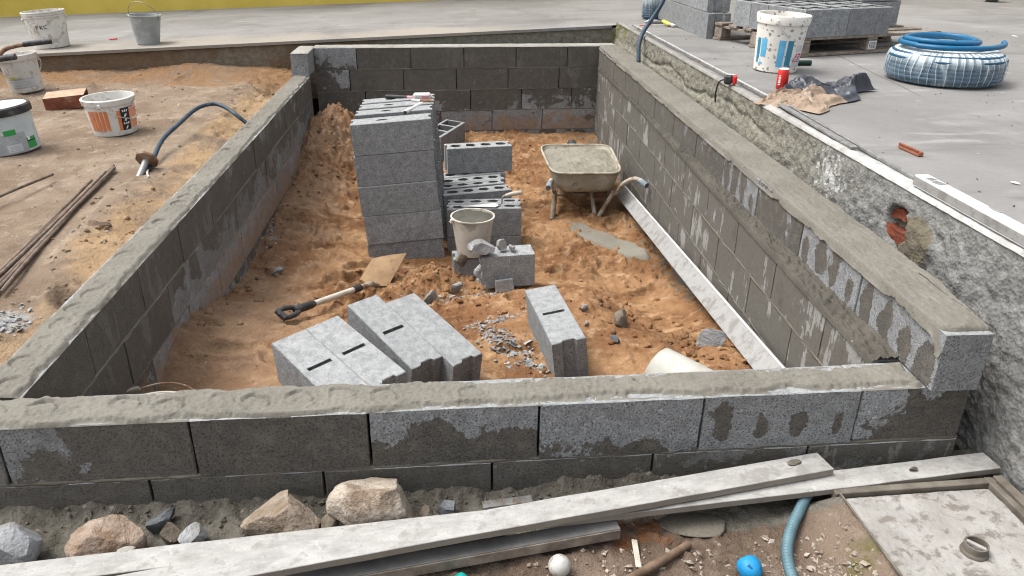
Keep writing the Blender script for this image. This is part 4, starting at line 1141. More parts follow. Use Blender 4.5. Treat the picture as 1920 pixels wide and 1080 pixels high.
# bucket of mortar in the pit
e, rz = bucket('pale bucket full of mortar standing in front of the low pile', (.937, 2.60, -.612), .098, .131, .25, PALEP, (0, 0, 0), 'thin', (R(20), R(112), .93), DUST)
e2 = None
n_ = 30; rr = np.linspace(0, .125, 14); tt = np.linspace(0, 2*math.pi, 40)
Rg, Tg = np.meshgrid(rr, tt, indexing='ij')
Xm, Ym = Rg*np.cos(Tg), Rg*np.sin(Tg)
o = grid('mortar_fill', Xm, Ym, 0.012*fbm(Xm, Ym, None, 18, 4, 2)+.012*(1-(Rg/.13)**2), mat_mortar('wet_bucket_mortar', (.045, .043, .034), (.075, .071, .058), (.03, .028, .022))); o.location = (.937, 2.60, -.612+.240)
tag(o, 'grey wet mortar filling the pale bucket in the pit', 'mortar')

# front left corner bucket, seen over the wall
e, rz = bucket('muddy bucket in the front left pit corner with its wire handle up', (-.30, .46, -.532), .105, .14, .25, PALEP, (R(-4), R(2), 0), 'thin', (R(168), R(-76), .97), RUST)
rock('mortar_lump', 'dried mortar lump on the rim of the corner bucket', 'mortar', (-.385, .575, -.255), (.05, .03, .03), 44, MORTD, (0, 0, .4))
# bucket lying on its side
ax = Vector((.66, -.72, -.22)).normalized()
q = ax.to_track_quat('Z', 'Y').to_euler()
bucket('whitish bucket lying on its side in the sand behind the front wall', (1.660, .985, -.495), .098, .125, .25, mat_simple('scuffed_white_bucket', (0.30, 0.30, 0.27), (0.42, 0.415, 0.385), 7, .6, .2, 40, (0.36, 0.33, 0.28), 9, .4), q, 'thin')

# orange labelled bucket on the left sand
az0 = math.atan2(-1.88-3.5, .714+1.43)     # azimuth that faces the camera
e, rz = bucket('white bucket with orange stripes and a black symbol panel on the sand', (-1.425, 3.53, -.052), .135, .158, .245, WHITEP, (R(1), R(-2), 0), 'band', (az0-R(22), R(128), .86), DUST, hr=.163, grip=WHITEP)
for k in range(5): lab(e, rz, az0-R(62)+R(11*k), az0-R(62)+R(11*k+8.2), .045, .175, ORANGE, 'orange_stripe')
lab(e, rz, az0+R(12), az0+R(20), .04, .172, ORANGE, 'orange_stripe')
lab(e, rz, az0+R(20.5), az0+R(44), .038, .185, BLACKP, 'symbol_panel')
lab(e, rz, az0+R(44.5), az0+R(85), .045, .172, SALMON, 'salmon_panel')
lab(e, rz, az0+R(47), az0+R(60), .180, .186, MAGENTA, 'magenta_line')
for z, w in ((.165, 7), (.135, 5), (.108, 5.5), (.083, 8), (.055, 4)):
    bb = B()
    if z in (.165, .083):
        for s_ in (-1, 0, 1): bb.patch(rz, az0+R(32+s_*w*.75-1.6), az0+R(32+s_*w*.75+1.6), z-.007, z+.007, .0024, 3, 0, .02*s_)
    else:
        bb.patch(rz, az0+R(32-w*.5), az0+R(32+w*.5), z-.009, z+.009, .0024, 4, 0, R(4))
    bb.build('white_symbol', WHITEI, e)

# bluish grey bucket with black lid band
az1 = math.atan2(-1.88-3.06, .714+1.90)
e, rz = bucket('pale grey bucket with green label and black lid band, cut off by the picture edge', (-1.905, 3.10, -.052), .172, .175, .27, BLUEGREY, (0, R(-5), 0), 'thin', None)
B().lathe([(.182, .228), (.190, .232), (.190, .272), (.182, .279), (.17, .279), (.17, .228)], 40).build('lid_band', GRIP, e, 40)
B().lathe([(.178, .278), (.12, .283), (0, .284)], 40).build('lid_top', mat_simple('cement_dusted_lid', (.36, .37, .36), (.52, .53, .51), 9, .9, .4, 40), e, 60)
lab(e, rz, az1-R(40), az1+R(36), .01, .125, GREYL, 'grey_label'); lab(e, rz, az1-R(2), az1+R(20), .118, .150, GREENL, 'green_label', .002)
lab(e, rz, az1+R(37), az1+R(58), .02, .085, GREENL, 'green_label', .002); lab(e, rz, az1+R(37), az1+R(58), .062, .068, BLACKP, 'dark_band', .003)
lab(e, rz, az1+R(39), az1+R(44), .070, .092, WHITEI, 'white_corner', .003)
lab(e, rz, az1-R(3), az1+R(24), .016, .062, GREYL2, 'white_box', .002)
for k in range(6): lab(e, rz, az1-R(1), az1+R(18-2*(k % 3)), .072+.007*k, .0735+.007*k, GREYL2, 'text_line', .002)
for k in range(4): lab(e, rz, az1+R(1), az1+R(20-3*(k % 2)), .024+.009*k, .0265+.009*k, GREYL, 'text_line', .003)

# white tub at the foot of the back pavement, white tub and grey pail on it
az2 = math.atan2(-1.88-4.9, .714+2.6)
e, rz = bucket('dirty white bucket standing on the sand below the pavement edge', (-2.615, 4.96, -.052), .12, .142, .30, WHITEP, (0, R(-6), 0), 'band', (az2-R(85), R(160), .80), DUST, hr=.145)
lab(e, rz, az2-R(55), az2-R(25), .125, .14, LIME, 'lime_band'); lab(e, rz, az2-R(55), az2+R(35), .112, .118, GREYL, 'grey_line')
lab(e, rz, az2-R(48), az2+R(35), .045, .049, GREYL, 'grey_line'); lab(e, rz, az2-R(48), az2+R(35), .050, .108, GREYL2, 'pale_label')
for k in range(4): lab(e, rz, az2-R(40), az2+R(22-7*(k % 2)), .062+.011*k, .064+.011*k, GREYL, 'text_line', .002)
az3 = math.atan2(-1.88-6.1, .714+2.88)
e, rz = bucket('white bucket with ribbed rim standing on the pavement at far left', (-2.86, 6.12, .133), .148, .176, .33, WHITEP, (0, R(-4), 0), 'double', (az3-R(88), R(160), .80), DUST, hr=.17, grip=STEEL)
def glyphs(e, rz, txt, a, z, s, mat):
    seg = {'F': [(0, 0, 0, 1), (0, 1, .7, 1), (0, .55, .55, .55)], 'K': [(0, 0, 0, 1), (0, .45, .7, 1), (.15, .55, .7, 0)], 'O': [(.1, 0, .6, 0), (.7, .15, .7, .85), (.6, 1, .1, 1), (0, .85, 0, .15)], 'C': [(.7, 1, 0, .8), (0, .8, 0, .2), (0, .2, .7, 0)]}
    b = B()
    for i, ch in enumerate(txt):
        for (x0, y0, x1, y1) in seg.get(ch, []):
            pts = []
            for k in range(4):
                t = k/3; zz = z+(y0+(y1-y0)*t)*s; th = a+((x0+(x1-x0)*t)+i*1.05)*s/rz(zz)
                pts.append(((rz(zz)+.001)*math.cos(th), (rz(zz)+.001)*math.sin(th), zz))
            b.tube(pts, s*.10, 5)
    b.build('marker_letters', mat, e)
glyphs(e, rz, 'FKC', az3-R(32), .180, .032, MARK)
e, rz = bucket('grey pail with raised wire handle standing on the pavement', (-1.965, 6.07, .168), .100, .140, .265, GREYP, (0, R(2), 0), 'thin', (R(165), R(28), .93), STEEL)

# paint spattered bucket on the yard
az4 = math.atan2(-1.88-3.3, .714-3.02)
e, rz = bucket('white paint spattered bucket with blue bars on the right yard', (3.03, 3.29, ZY), .140, .166, .365, SPECK, (R(1), R(1.5), 0), 'band', (az4-R(12), R(138), .90), DUST, hr=.166, grip=WHITEP)
lab(e, rz, az4-R(62), az4-R(50), .085, .215, DBLUE, 'dark_blue_bar'); lab(e, rz, az4-R(46), az4-R(30), .10, .215, LBLUE, 'light_blue_bar')
lab(e, rz, az4+R(0), az4+R(16), .045, .215, LBLUE, 'light_blue_bar'); lab(e, rz, az4+R(21), az4+R(36), .05, .215, DBLUE, 'dark_blue_bar')
lab(e, rz, az4-R(62), az4-R(54), .055, .09, DBLUE, 'dark_blue_bar'); lab(e, rz, az4-R(48), az4-R(38), .05, .065, LBLUE, 'light_blue_mark')
lab(e, rz, az4+R(44), az4+R(75), .045, .075, GREYL2, 'grey_label'); lab(e, rz, az4+R(44), az4+R(75), .078, .084, MAGENTA, 'magenta_line'); lab(e, rz, az4+R(44), az4+R(75), .09, .098, GREYL, 'grey_line')
lab(e, rz, az4+R(48), az4+R(72), .145, .185, GREYL2, 'grey_label')
bb = B()
for (a_, b_, c_, d_) in ((52, 70, .108, .113), (52, 70, .127, .132), (50, 54, .108, .132), (67, 71, .108, .132)): bb.patch(rz, az4+R(a_), az4+R(b_), c_, d_, .002, 4, 0, R(5))
bb.build('magenta_emblem', MAGENTA, e)

# ------------------------------------------------------------------ wheelbarrows
def sup(t, a, b, n=6.5):
    c, s = math.cos(t), math.sin(t)
    return (abs(c)**(2/n)*math.copysign(a, c), abs(s)**(2/n)*math.copysign(b, s))
def barrow(label, loc, yaw, reach=0, tilt=0, hm=None, gm=None):
    e = thing('wheelbarrow', label, 'wheelbarrow', loc, (tilt, 0, yaw))
    N = 56
    levels = [(.365, .275, .40, .40), (.335, .268, .388, .398), (.28, .25, .35, .37), (.225, .224, .315, .35), (.198, .19, .27, .34), (.194, .0, .0, .34)]
    v, f = [], []
    for off, lv in ((0.0, levels), (.006, levels[::-1])):
        for (z, a, b_, cy) in lv:
            for k in range(N):
                x, y = sup(2*math.pi*k/N, max(a-off, .001), max(b_-off, .001))
                tap = 1+0.06*(y/.4)
                v.append((x*tap, cy+y, z+(off if z < .3 else 0)))
    M_ = 2*len(levels)
    for i in range(M_-1):
        if i == len(levels)-1: continue
        for k in range(N): f.append((i*N+k, i*N+(k+1) % N, (i+1)*N+(k+1) % N, (i+1)*N+k))
    bb = B().add(v, f)
    bb.build('tray', TRAY, e, 50)
    pts = []
    for k in range(N):
        x, y = sup(2*math.pi*k/N, .278, .403); pts.append((x*(1+.06*y/.4), .40+y, .366))
    B().tube(pts, .009, 8, 0, True).build('tray_rim', TRAY, e, 60)
    for sg, P in ((-1, [(-.11, .95, .19), (-.17, .6, .13), (-.205, .25, .13), (-.232, .06, .20), (-.262, -.03, .315), (-.285, -.12, .345), (-.315, -.28, .345)]),
                  (1, [(.11, .95, .19), (.17, .6, .13), (.20, .25, .13), (.225, .06, .19), (.275, -.03, .30), (.335, -.13, .365), (.39, -.26, .355)])):
        P = P[:-1]+[(P[-1][0]+.1*sg*reach, P[-1][1]-reach, P[-1][2])]
        sp = spline(P, 6)
        h = B().tube(sp, .017, 10).build('handle', hm or LEGM, e, 60)
        B().tube(sp[-5:], .0205, 10).build('grip', gm or TAPE, h, 60)
    for P in ([(-.232, .06, .22), (-.245, .03, .0)], [(-.2, .3, .14), (-.235, .07, .01)], [(.22, .08, .2), (.105, .05, .0)], [(.07, .22, .16), (.085, .06, .0)]):
        B().tube([P[0], P[1]], .017, 8).build('leg', LEGM, e, 60)
    B().tube([(-.2, .22, .13), (.2, .22, .13)], .014, 8).build('crossbar', RUST, e, 60)
    B().box((.0, .33, .135), (.12, .03, .05), None, 0, .003).build('bracket', GRIP, e)
    w = B(); w.lathe([(.05, -.022), (.135, -.026), (.165, -.032), (.180, -.018), (.183, 0), (.180, .018), (.165, .032), (.135, .026), (.05, .022)], 28)
    wh = w.build('wheel', GRIP, e, 40, (0, .95, .185), (0, R(90), 0))
    B().lathe([(.012, -.05), (.03, -.045), (.12, -.02), (.12, .02), (.03, .045), (.012, .05)], 20).build('wheel_hub', RUST, wh, 40)
    return e
WB = (1.835, 3.545, -.765)
barrow('cement caked wheelbarrow full of mortar beside the right wall', WB, R(-3))
barrow('second wheelbarrow at the left picture edge of which the rusty handles show', (-2.62, 4.40, -.05), R(93), .16, R(-9), RUST, GRIP)
xs = np.linspace(-1, 1, 60); ys = np.linspace(-1, 1, 80)
U, V = np.meshgrid(xs, ys)
a_ = np.arctan2(V, U); n_ = 6.5
rad = np.maximum(np.abs(U), np.abs(V)); ss = (np.abs(np.cos(a_))**n_+np.abs(np.sin(a_))**n_)**(-1/n_)
Xm = rad*ss*np.cos(a_)*.262; Ym = rad*ss*np.sin(a_)*.386
Zm = .336+0.018*(1-rad**3)+0.018*fbm(Xm, Ym, None, 7, 4, 6)+0.010*fbm(Xm, Ym, None, 26, 4, 7, .6, 'billow')+.02*sst(.4, 1, Ym/.38)*sst(1, .8, rad)
o = grid('mortar_heap', Xm*(1+.06*Ym/.4), Ym+.40, Zm, mat_mortar('barrow_mortar', (.14, .13, .10), (.20, .188, .152), (.10, .087, .06)))
o.location = WB; o.rotation_euler = (0, 0, R(-3)); tag(o, 'grey mortar heaped in the wheelbarrow beside the right wall', 'mortar')
# mortar spilled on the sand in front
xs = np.linspace(-.36, .36, 70); ys = np.linspace(-.6, .6, 100)
X, Y = np.meshgrid(xs, ys)
an = R(-28)
xr, yr = X*math.cos(an)-Y*math.sin(an)*0, Y
cx = 1.90+0.28*(-(Y)/.5)*.9; r_ = np.sqrt((X/.125)**2+((Y)/.36)**2)+0.35*fbm(X, Y, None, 6, 4, 9)
tail = np.sqrt(((X+.03)/.035)**2+((Y-.42)/.2)**2)
hh = np.maximum(sst(1.05, .8, r_), .7*sst(1.05, .6, tail))
Xw = cx+X; Yw = 3.12+Y
gz_ = floor_base(Xw, Yw)
tag(grid('mortar_spill', Xw, Yw, gz_+0.006-0.05+0.068*hh+0.004*fbm(X, Y, None, 20, 3, 4)+.010*fbm(Xw, Yw, None, 2.6, 3, 3), mat_mortar('spilled_mortar', (.125, .116, .093), (.17, .158, .13))), 'smooth puddle of grey mortar spilled on the sand before the wheelbarrow', 'mortar')

# ------------------------------------------------------------------ straightedge, shovel, tools in the pit
P0, P1 = Vector((2.205, 3.86, -.605)), Vector((2.075, .40, -.305))
d = (P1-P0); L_ = d.length; d.normalize()
wv = Vector((-.62, 0, -.78)); wv = (wv-d*wv.dot(d)).normalized(); nv = d.cross(wv)
m4 = Matrix((( d.x, wv.x, nv.x, P0.x), (d.y, wv.y, nv.y, P0.y), (d.z, wv.z, nv.z, P0.z), (0, 0, 0, 1)))
e = thing('straightedge', 'long aluminium straightedge leaning along the foot of the right wall', 'straightedge'); e.matrix_world = m4
B().box((L_/2, .05, 0), (L_, .096, .018), None, 0, .0015).build('bar', ALU, e)
B().box((L_/2, -.001, .0), (L_, .008, .024), None, 0, .0015).build('top_rib', ALUC, e)
rock('mortar_lump', 'mortar lump stuck on the straightedge near the wheelbarrow', 'mortar', (2.18, 3.05, -.55), (.05, .06, .03), 45, MORTD, (0, 0, .4))

e = thing('shovel', 'shovel with pale wooden shaft and black grip, its square blade stuck in the sand', 'shovel', (-.09, 1.70, -.548))
dr = Vector((.426, .70, -.155)).normalized()
B().tube([dr*t for t in (.25, .35, .5, .62)], [.0150, .0165, .017, .017], 12).build('shaft', WOODL, e, 60)
B().tube([dr*t for t in (.61, .625, .67, .685)], [.021, .0225, .022, .018], 10).build('socket', GRIP, e, 60)
g = B().tube([dr*t for t in (.11, .13, .24, .265)], [.018, .022, .022, .017], 10)
side = (Vector((-dr.y, dr.x, 0))*.75+Vector((0, 0, .45)))
g.tube(spline([dr*.15, dr*.10+side*.030, dr*.03+side*.036, dr*0.0], 5), .014, 8); g.tube(spline([dr*.15, dr*.10-side*.026, dr*.03-side*.030, dr*0.0], 5), .014, 8); g.tube([dr*.01+side*.040, dr*.01-side*.035], .017, 8)
g.build('grip', GRIP, e, 50)
B().tube([dr*.68, dr*.80], [.0165, .0175], 10).build('ferrule', LEGM, e, 60)
A_, B_, C_ = Vector((.525, 2.58, -.595)), Vector((.41, 2.43, -.745)), Vector((.31, 2.58, -.625))
D_ = C_+(B_-A_)*.9
n0 = (A_-B_).cross(C_-B_).normalized()
vs_, fs_ = [], []
for i in range(7):
    for j in range(7):
        u, v = i/6, j/6
        p = (A_*(1-u)+C_*u)*(1-v)+(B_*(1-u)+D_*u)*v
        p = p+n0*.012*math.sin(math.pi*u)
        for s_ in (0, .004): vs_.append(p+n0*s_-Vector(e.location))
for i in range(6):
    for j in range(6):
        a = 2*(i*7+j); b_ = a+2; c = a+14; d2 = c+2
        fs_ += [(a, b_, d2, c), (a+1, c+1, d2+1, b_+1)]
        if i == 0: fs_.append((a, a+1, b_+1, b_))
        if i == 5: fs_.append((c, d2, d2+1, c+1))
        if j == 0: fs_.append((a, c, c+1, a+1))
        if j == 5: fs_.append((b_, b_+1, d2+1, d2))
B().add(vs_, fs_).build('blade', mat_simple('sandy_shovel_steel', (.20, .125, .065), (.32, .21, .115), 9, .75, .3, 40, (.12, .09, .07), 8, .4), e, 60)
B().tube([dr*.79, dr*.86+Vector((0, 0, -.03)), B_*.55+D_*.45-Vector(e.location)], .014, 8).build('neck', STEEL, e, 60)

zt = .139+.004
e = thing('club_hammer', 'dusty club hammer with black and pink handle lying on the tall stack', 'hammer', (.60, 3.535, zt+.02), (0, 0, R(-8)))
B().tube([(-.22, .03, 0), (-.20, .03, 0), (-.10, .02, 0), (-.06, .015, 0)], [.012, .015, .0145, .013], 10).build('grip', GRIP, e, 60)
B().tube([(-.062, .015, 0), (-.02, .005, 0)], [.0135, .0135], 10).build('shaft', PINKG, e, 60)
B().box((.045, -.01, .008), (.12, .055, .06), (0, 0, R(8)), 0, .01).build('head', DUST, e)
B().box((.07, -.038, .010), (.045, .004, .035), (0, 0, R(8)), 0, .001).build('head_paint', PINKG, e)
e = thing('brick_hammer', 'dusty grey brick hammer with rusty head lying across the tall stack', 'hammer', (.60, 3.27, zt+.016), (0, 0, R(68)))
B().tube([(-.17, 0, 0), (-.155, 0, 0), (.02, .0, 0), (.12, 0, 0)], [.013, .0165, .0155, .013], 12).build('shaft', DUST, e, 60)
B().tube([(-.171, 0, 0), (-.1722, 0, 0)], [.0115, .0115], 12).build('shaft_end', GRIP, e)
B().box((.135, -.03, .008), (.035, .10, .036), None, 0, .005).build('head', RUST, e)
B().box((.135, .05, .006), (.03, .07, .028), None, 0, .004).build('claw', DUST, e)

e = thing('trowel', 'bricklayer trowel with pale handle lying on the front row of the low pile', 'trowel', (1.05, 3.03, -.4555))
B().add([(.10, .02, 0), (.06, .055, 0), (-.17, .0, 0), (.06, -.03, 0), (.10, .02, .003), (.06, .055, .003), (-.17, 0, .003), (.06, -.03, .003)],
        [(0, 1, 2, 3), (7, 6, 5, 4), (0, 4, 5, 1), (1, 5, 6, 2), (2, 6, 7, 3), (3, 7, 4, 0)]).build('blade', DUST, e)
B().tube(spline([(.08, .015, .004), (.105, .02, .012), (.11, .022, .05), (.125, .024, .062), (.15, .026, .065)], 5), .0055, 8).build('shank', STEEL, e, 60)
B().tube([(.13, .024, .064), (.15, .026, .068), (.19, .03, .074), (.235, .034, .08), (.245, .035, .081)], [.009, .013, .0155, .0145, .008], 12).build('handle', WOODL, e, 60)

# ------------------------------------------------------------------ left sand: hollow brick, chisel, conduit, bars
e = thing('hollow_brick', 'dark red hollow clay brick lying on the sand behind the orange striped bucket', 'brick', (-2.06, 4.36, -.045), (R(4), R(-4), R(13)))
Lb, Wb, Hb = .28, .20, .095
b = B(); nx, nz = 5, 2; th = .010
b.add([(-Lb/2, -Wb/2, 0), (Lb/2, -Wb/2, 0), (Lb/2, Wb/2, 0), (-Lb/2, Wb/2, 0), (-Lb/2, -Wb/2, Hb), (Lb/2, -Wb/2, Hb), (Lb/2, Wb/2, Hb), (-Lb/2, Wb/2, Hb)],
      [(0, 1, 5, 4), (2, 3, 7, 6), (3, 0, 4, 7), (0, 3, 2, 1)], 0)
b.add([(-Lb/2, -Wb/2, Hb), (Lb/2, -Wb/2, Hb), (Lb/2, Wb/2, Hb), (-Lb/2, Wb/2, Hb)], [(0, 1, 2, 3)], 1)
polys = [[Vector((-Wb/2, 0, 0)), Vector((Wb/2, 0, 0)), Vector((Wb/2, Hb, 0)), Vector((-Wb/2, Hb, 0))]]
cw, chh = (Wb-th*(nx+1))/nx, (Hb-th*(nz+1))/nz
for i in range(nx):
    for j in range(nz):
        x0, z0 = -Wb/2+th+i*(cw+th), th+j*(chh+th)
        polys.append([Vector((x0, z0, 0)), Vector((x0+cw, z0, 0)), Vector((x0+cw, z0+chh, 0)), Vector((x0, z0+chh, 0))])
fl = [p for q in polys for p in q]
b.add([(Lb/2, p.x, p.y) for p in fl], tessellate_polygon(polys), 0)
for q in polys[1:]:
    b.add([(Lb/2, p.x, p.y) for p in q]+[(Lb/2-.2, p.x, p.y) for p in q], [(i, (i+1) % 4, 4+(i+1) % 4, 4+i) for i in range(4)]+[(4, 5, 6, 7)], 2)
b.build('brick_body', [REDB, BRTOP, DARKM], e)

e = thing('chisel', 'cold chisel with brown hand guard standing in the left sand', 'chisel', (-.955, 2.53, -.058), (R(-62), R(6), R(-4)))
B().tube([(0, 0, -.10), (0, 0, -.03)], [.006, .012], 8).build('tip', DUST, e, 60)
B().tube([(0, 0, -.03), (0, 0, .0), (0, 0, .10), (0, 0, .125)], [.015, .017, .019, .020], 12).build('sleeve', STEEL, e, 60)
B().lathe([(.03, .122), (.062, .128), (.066, .138), (.058, .147), (0, .150)], 8).build('hand_guard', RUST, e, 30)

P = [(-.93, 2.613, -.045), (-.94, 2.78, -.01), (-.955, 3.02, .03), (-.93, 3.3, .06), (-.90, 3.62, .085), (-.82, 3.74, .09), (-.73, 3.70, .075), (-.65, 3.62, .045), (-.59, 3.60, .0), (-.565, 3.59, -.02)]
e = thing('conduit', 'dark blue corrugated conduit arching from the sand into the left wall', 'conduit')
sp = spline(P, 14)
B().tube(sp, [.0130+.0012*(k % 2) for k in range(len(sp))], 10).build('corrugated_tube', CONDUITD, e, 80)
B().tube(spline([(-.93, 2.613, -.043), (-.915, 2.55, -.045), (-.88, 2.46, -.042)], 5), .006, 6).build('wire', DUST, e, 60)

GB = 'steel bars lying on the left sand'
for k, (xa, ya, xb, yb, lb) in enumerate([(-1.045, 1.02, -1.135, 2.66, 'leftmost dusty steel bar of the bundle on the left sand'), (-1.022, .95, -1.118, 2.62, 'dusty steel bar next to the leftmost of the bundle'), (-.995, .90, -1.104, 2.60, 'dusty steel bar in the middle of the bundle'), (-.972, .90, -1.094, 2.42, 'shorter dusty steel bar right of the bundle middle'), (-.945, .95, -1.055, 1.85, 'shortest dusty steel bar nearest the left wall'), (-1.008, .92, -1.125, 2.50, 'dark steel bar lying half under the middle of the bundle'), (-1.033, .97, -1.14, 2.35, 'thin steel bar squeezed between the two leftmost bars'), (-1.52, 1.86, -1.372, 2.44, 'single brown steel bar lying apart on the left sand')]):
    pts = []
    for i in range(16):
        t = i/15; x, y = xa+(xb-xa)*t, ya+(yb-ya)*t
        pts.append((x+.004*math.sin(3.2*t+k), y, -.028+.003*math.sin(5*t+k*1.7)+(.02 if k == 7 else 0)+(.006 if k in (5, 6) else 0)))
    rr = [.0075+.0008*(i % 2) for i in range(16)]
    tag(B().tube(pts, rr, 8).build('steel_bar', REBAR, None, 60), lb, 'steel bar', GB)
rock('sand_clod', 'dark brown clod on the pale sand beside the left wall', 'clod', (-.86, 1.66, -.03), (.12, .09, .05), 210, CLOD, (0, 0, .6), 'clods beside the left wall', rough=.13, sub=4, smooth=180)
rock('sand_clod', 'small brown clod between the bars and the left wall', 'clod', (-.83, 1.45, -.04), (.07, .06, .035), 211, CLOD, (0, 0, .1), 'clods beside the left wall', rough=.13, sub=4, smooth=180)
def lp(rg):
    x, y = rg.normal(-.85, .045), rg.normal(.74, .07)
    return (x, y, HL(x, y)+rg.uniform(-.004, .008))
tag(chips('gravel', 170, lp, CHIP, .006, .02, 12), kind='stuff')
tag(chips('gravel', 260, lambda rg: (lambda x, y: (x, y, HL(x, y)+.002))(rg.uniform(-2.6, -.7), rg.uniform(.9, 5.2)), RUBBLEM, .005, .016, 13), kind='stuff')
B_r = B().box((0, 0, .008), (.075, .028, .012), None, 0, .003)
tag(B_r.build('red_wedge', REDP, None, None, (-2.43, 6.47, .155), (0, R(-3), R(-8))), 'small red plastic wedge on the pavement between the two pails', 'wedge')

# ------------------------------------------------------------------ right yard
GY = 'blocks stacked left of the pallet'
def yb(L, D, H): return loose_mesh('plain', L, D, H)
for k, (y0, L) in enumerate([(4.825, .565), (5.395, .5), (5.90, .5)]):
    for c in range(3):
        loose(yb(L if c == 0 or k else .5, .2, .21), f'grey block, {("bottom", "second", "third")[c]} course, {("nearest", "middle", "farthest")[k]} of the row left of the pallet',
              (3.155, y0+L/2+(.0 if c == 0 else .02), ZY+.001+.212*c), (0, 0, R(91.5)), GY)
# pallet
PO = Vector((3.50, 3.83, ZY)); pang = math.atan2(.30, .93)
dx = Vector((math.cos(pang), math.sin(pang), 0)); 
e = thing('pallet', 'weathered wooden pallet under the concrete blocks', 'pallet', (3.42, 3.80, ZY+.002), (0, 0, R(17)))
PL, PW = 1.44, 1.05
for k in range(6):
    B().box((PL/2, .06+k*(PW-.12)/5, .128), (PL, .105, .02), None, 0, .002).build('deck_board', WOOD, e)
for k in range(3):
    B().box((.06+k*(PL-.12)/2, PW/2, .108), (.09, PW, .018), None, 0, .002).build('stringer_board', WOOD, e)
for k in range(3):
    B().box((PL/2, .05+k*(PW-.1)/2, .010), (PL, .10, .018), None, 0, .002).build('bottom_board', WOOD, e)
    for j in range(3):
        bl = B().box((.06+j*(PL-.12)/2, .05+k*(PW-.1)/2, .0595), (.10, .095, .078), None, 0, .003).build('block_foot', WOOD, e)
        if k == 0 and j == 1:
            B().box((0, -.0495, .0), (.075, .002, .062), None, 0, 0).build('paper_label', WHITEI, bl, None, (.06+j*(PL-.12)/2, .05, .06))
            bb = B()
            for s_ in range(6): bb.box((-.028+s_*.011, -.0512, .0), (.004 if s_ % 2 else .006, .001, .05))
            bb.build('barcode', MARK, bl, None, (.06+j*(PL-.12)/2, .05, .06))
GQ = 'blocks on the pallet'
M3 = Matrix.Rotation(R(17), 3, 'Z')
pl0 = Vector((3.42, 3.80, ZY))
mc = loose_mesh('cells', .42, .20, .2)
q = 0
for j in range(4):
    for i in range(2):
        lc = pl0+M3 @ Vector((.03+.215+i*.425-.02, .105+j*.205, .1405))
        far = ['nearest', 'second', 'third', 'farthest'][j]
        loose(mc, f'hollow block on the pallet, {far} row, {("left", "right")[i]} half', lc, (0, 0, R(17)), GQ, wet=-.9, gz=0)
for c in range(2):
    for j in range(2):
        lc = pl0+M3 @ Vector((1.115, .46+j*.205, .1405+.001*c+.2*c))
        loose(loose_mesh('plain', .42, .2, .199), f'grey block at the right end of the pallet, {("lower", "upper")[c]} of the {("front", "rear")[j]} pair', lc, (0, 0, R(17)), GQ, wet=-.8)
for c in range(2):
    lc = pl0+M3 @ Vector((.60, .75, .3425+.2*c))
    loose(loose_mesh('plain', .42, .2, .199), f'grey block on top of the hollow ones at the pallet back, {("lower", "upper")[c]}', lc, (0, 0, R(17)), GQ)

# coil of conduit in film
CC = Vector((3.985, 2.905, ZY+.003))
e = thing('conduit_coil', 'coil of blue conduit wrapped in clear plastic on the right yard', 'coil', CC)
def ring(r, z, w=0.0):
    return [(r*(1+.004*math.sin(5*t+w))*math.cos(t), r*(1+.004*math.sin(4*t+w))*math.sin(t), z+.002*math.sin(3*t+w)) for t in [2*math.pi*k/72 for k in range(72)]]
bb = B()
for k in range(7):
    bb.tube(ring(.333-(.02 if k in (0, 6) else 0), .020+k*.0255, k), .0128, 7, 0, True)
for k in range(3):
    bb.tube(ring(.29-.028*k, .175, k), .0128, 6, 0, True); bb.tube(ring(.18+.015*k, .05+k*.04, k), .0128, 6, 0, True)
bb.build('conduit_turns', COILM, e, 80)
B().lathe([(.30, .006), (.325, .008), (.340, .02), (.352, .06), (.354, .10), (.349, .14), (.335, .170), (.30, .192), (.25, .200), (.20, .198), (.165, .185), (.155, .10), (.165, .02), (.2, .006)], 96,
          0, lambda t, z: .004*math.sin(7*t+9*z)+.003*math.sin(17*t-12*z)).build('plastic_wrap', FILM, e, 80)
B().lathe([(.0, .165), (.13, .17), (.17, .188)], 40).build('wrap_inner', mat_simple('crumpled_white_film', (.5, .52, .53), (.66, .68, .69), 12, .4, .6, 30), e, 80)
P = []
for k in range(74):
    t = R(20)+k*R(11.6); r = .225-.028*k/74*2+.006*math.sin(t*1.3)
    P.append((-.075+r*1.02*math.cos(t), .01+r*math.sin(t), .226+.020*k/74+.004*math.sin(2*t)))
P = [(.345, -.03, .235), (.325, -.07, .226), (.24, -.15, .226), (.10, -.225, .226), (-.03, -.235, .226), (-.17, -.205, .226), (-.275, -.10, .226)]
tail = spline(P, 8)
turns = []
for k in range(60):
    t = R(205)-k*R(11.2); r = .235-.045*k/60
    turns.append((-.06+r*math.cos(t), .005+r*.95*math.sin(t), .228+.026*math.sin(min(k/40, 1)*math.pi/2)+.003*math.sin(2*t)))
o = B().tube(tail+[Vector(p) for p in turns], .0165, 10).build('conduit_hose', CONDUIT, None, 80); o.location = CC
tag(o, 'bright blue loose conduit looped on top of the wrapped coil', 'hose')
# second coil half behind the blocks
e = thing('conduit_coil', 'small blue coil in clear plastic beside the far block row', 'coil', (3.02, 6.42, ZY-.01))
bb = B()
for k in range(9): bb.tube([(.10*math.cos(t), .10*math.sin(t), .02+k*.024) for t in [2*math.pi*j/32 for j in range(32)]], .012, 6, 0, True)
bb.build('conduit_turns', COILM, e, 80)
B().lathe([(.105, .004), (.118, .05), (.118, .2), (.10, .27), (.07, .33)], 40, 0, lambda t, z: .02*math.sin(9*t+20*z)).build('plastic_wrap', FILM, e, 80)

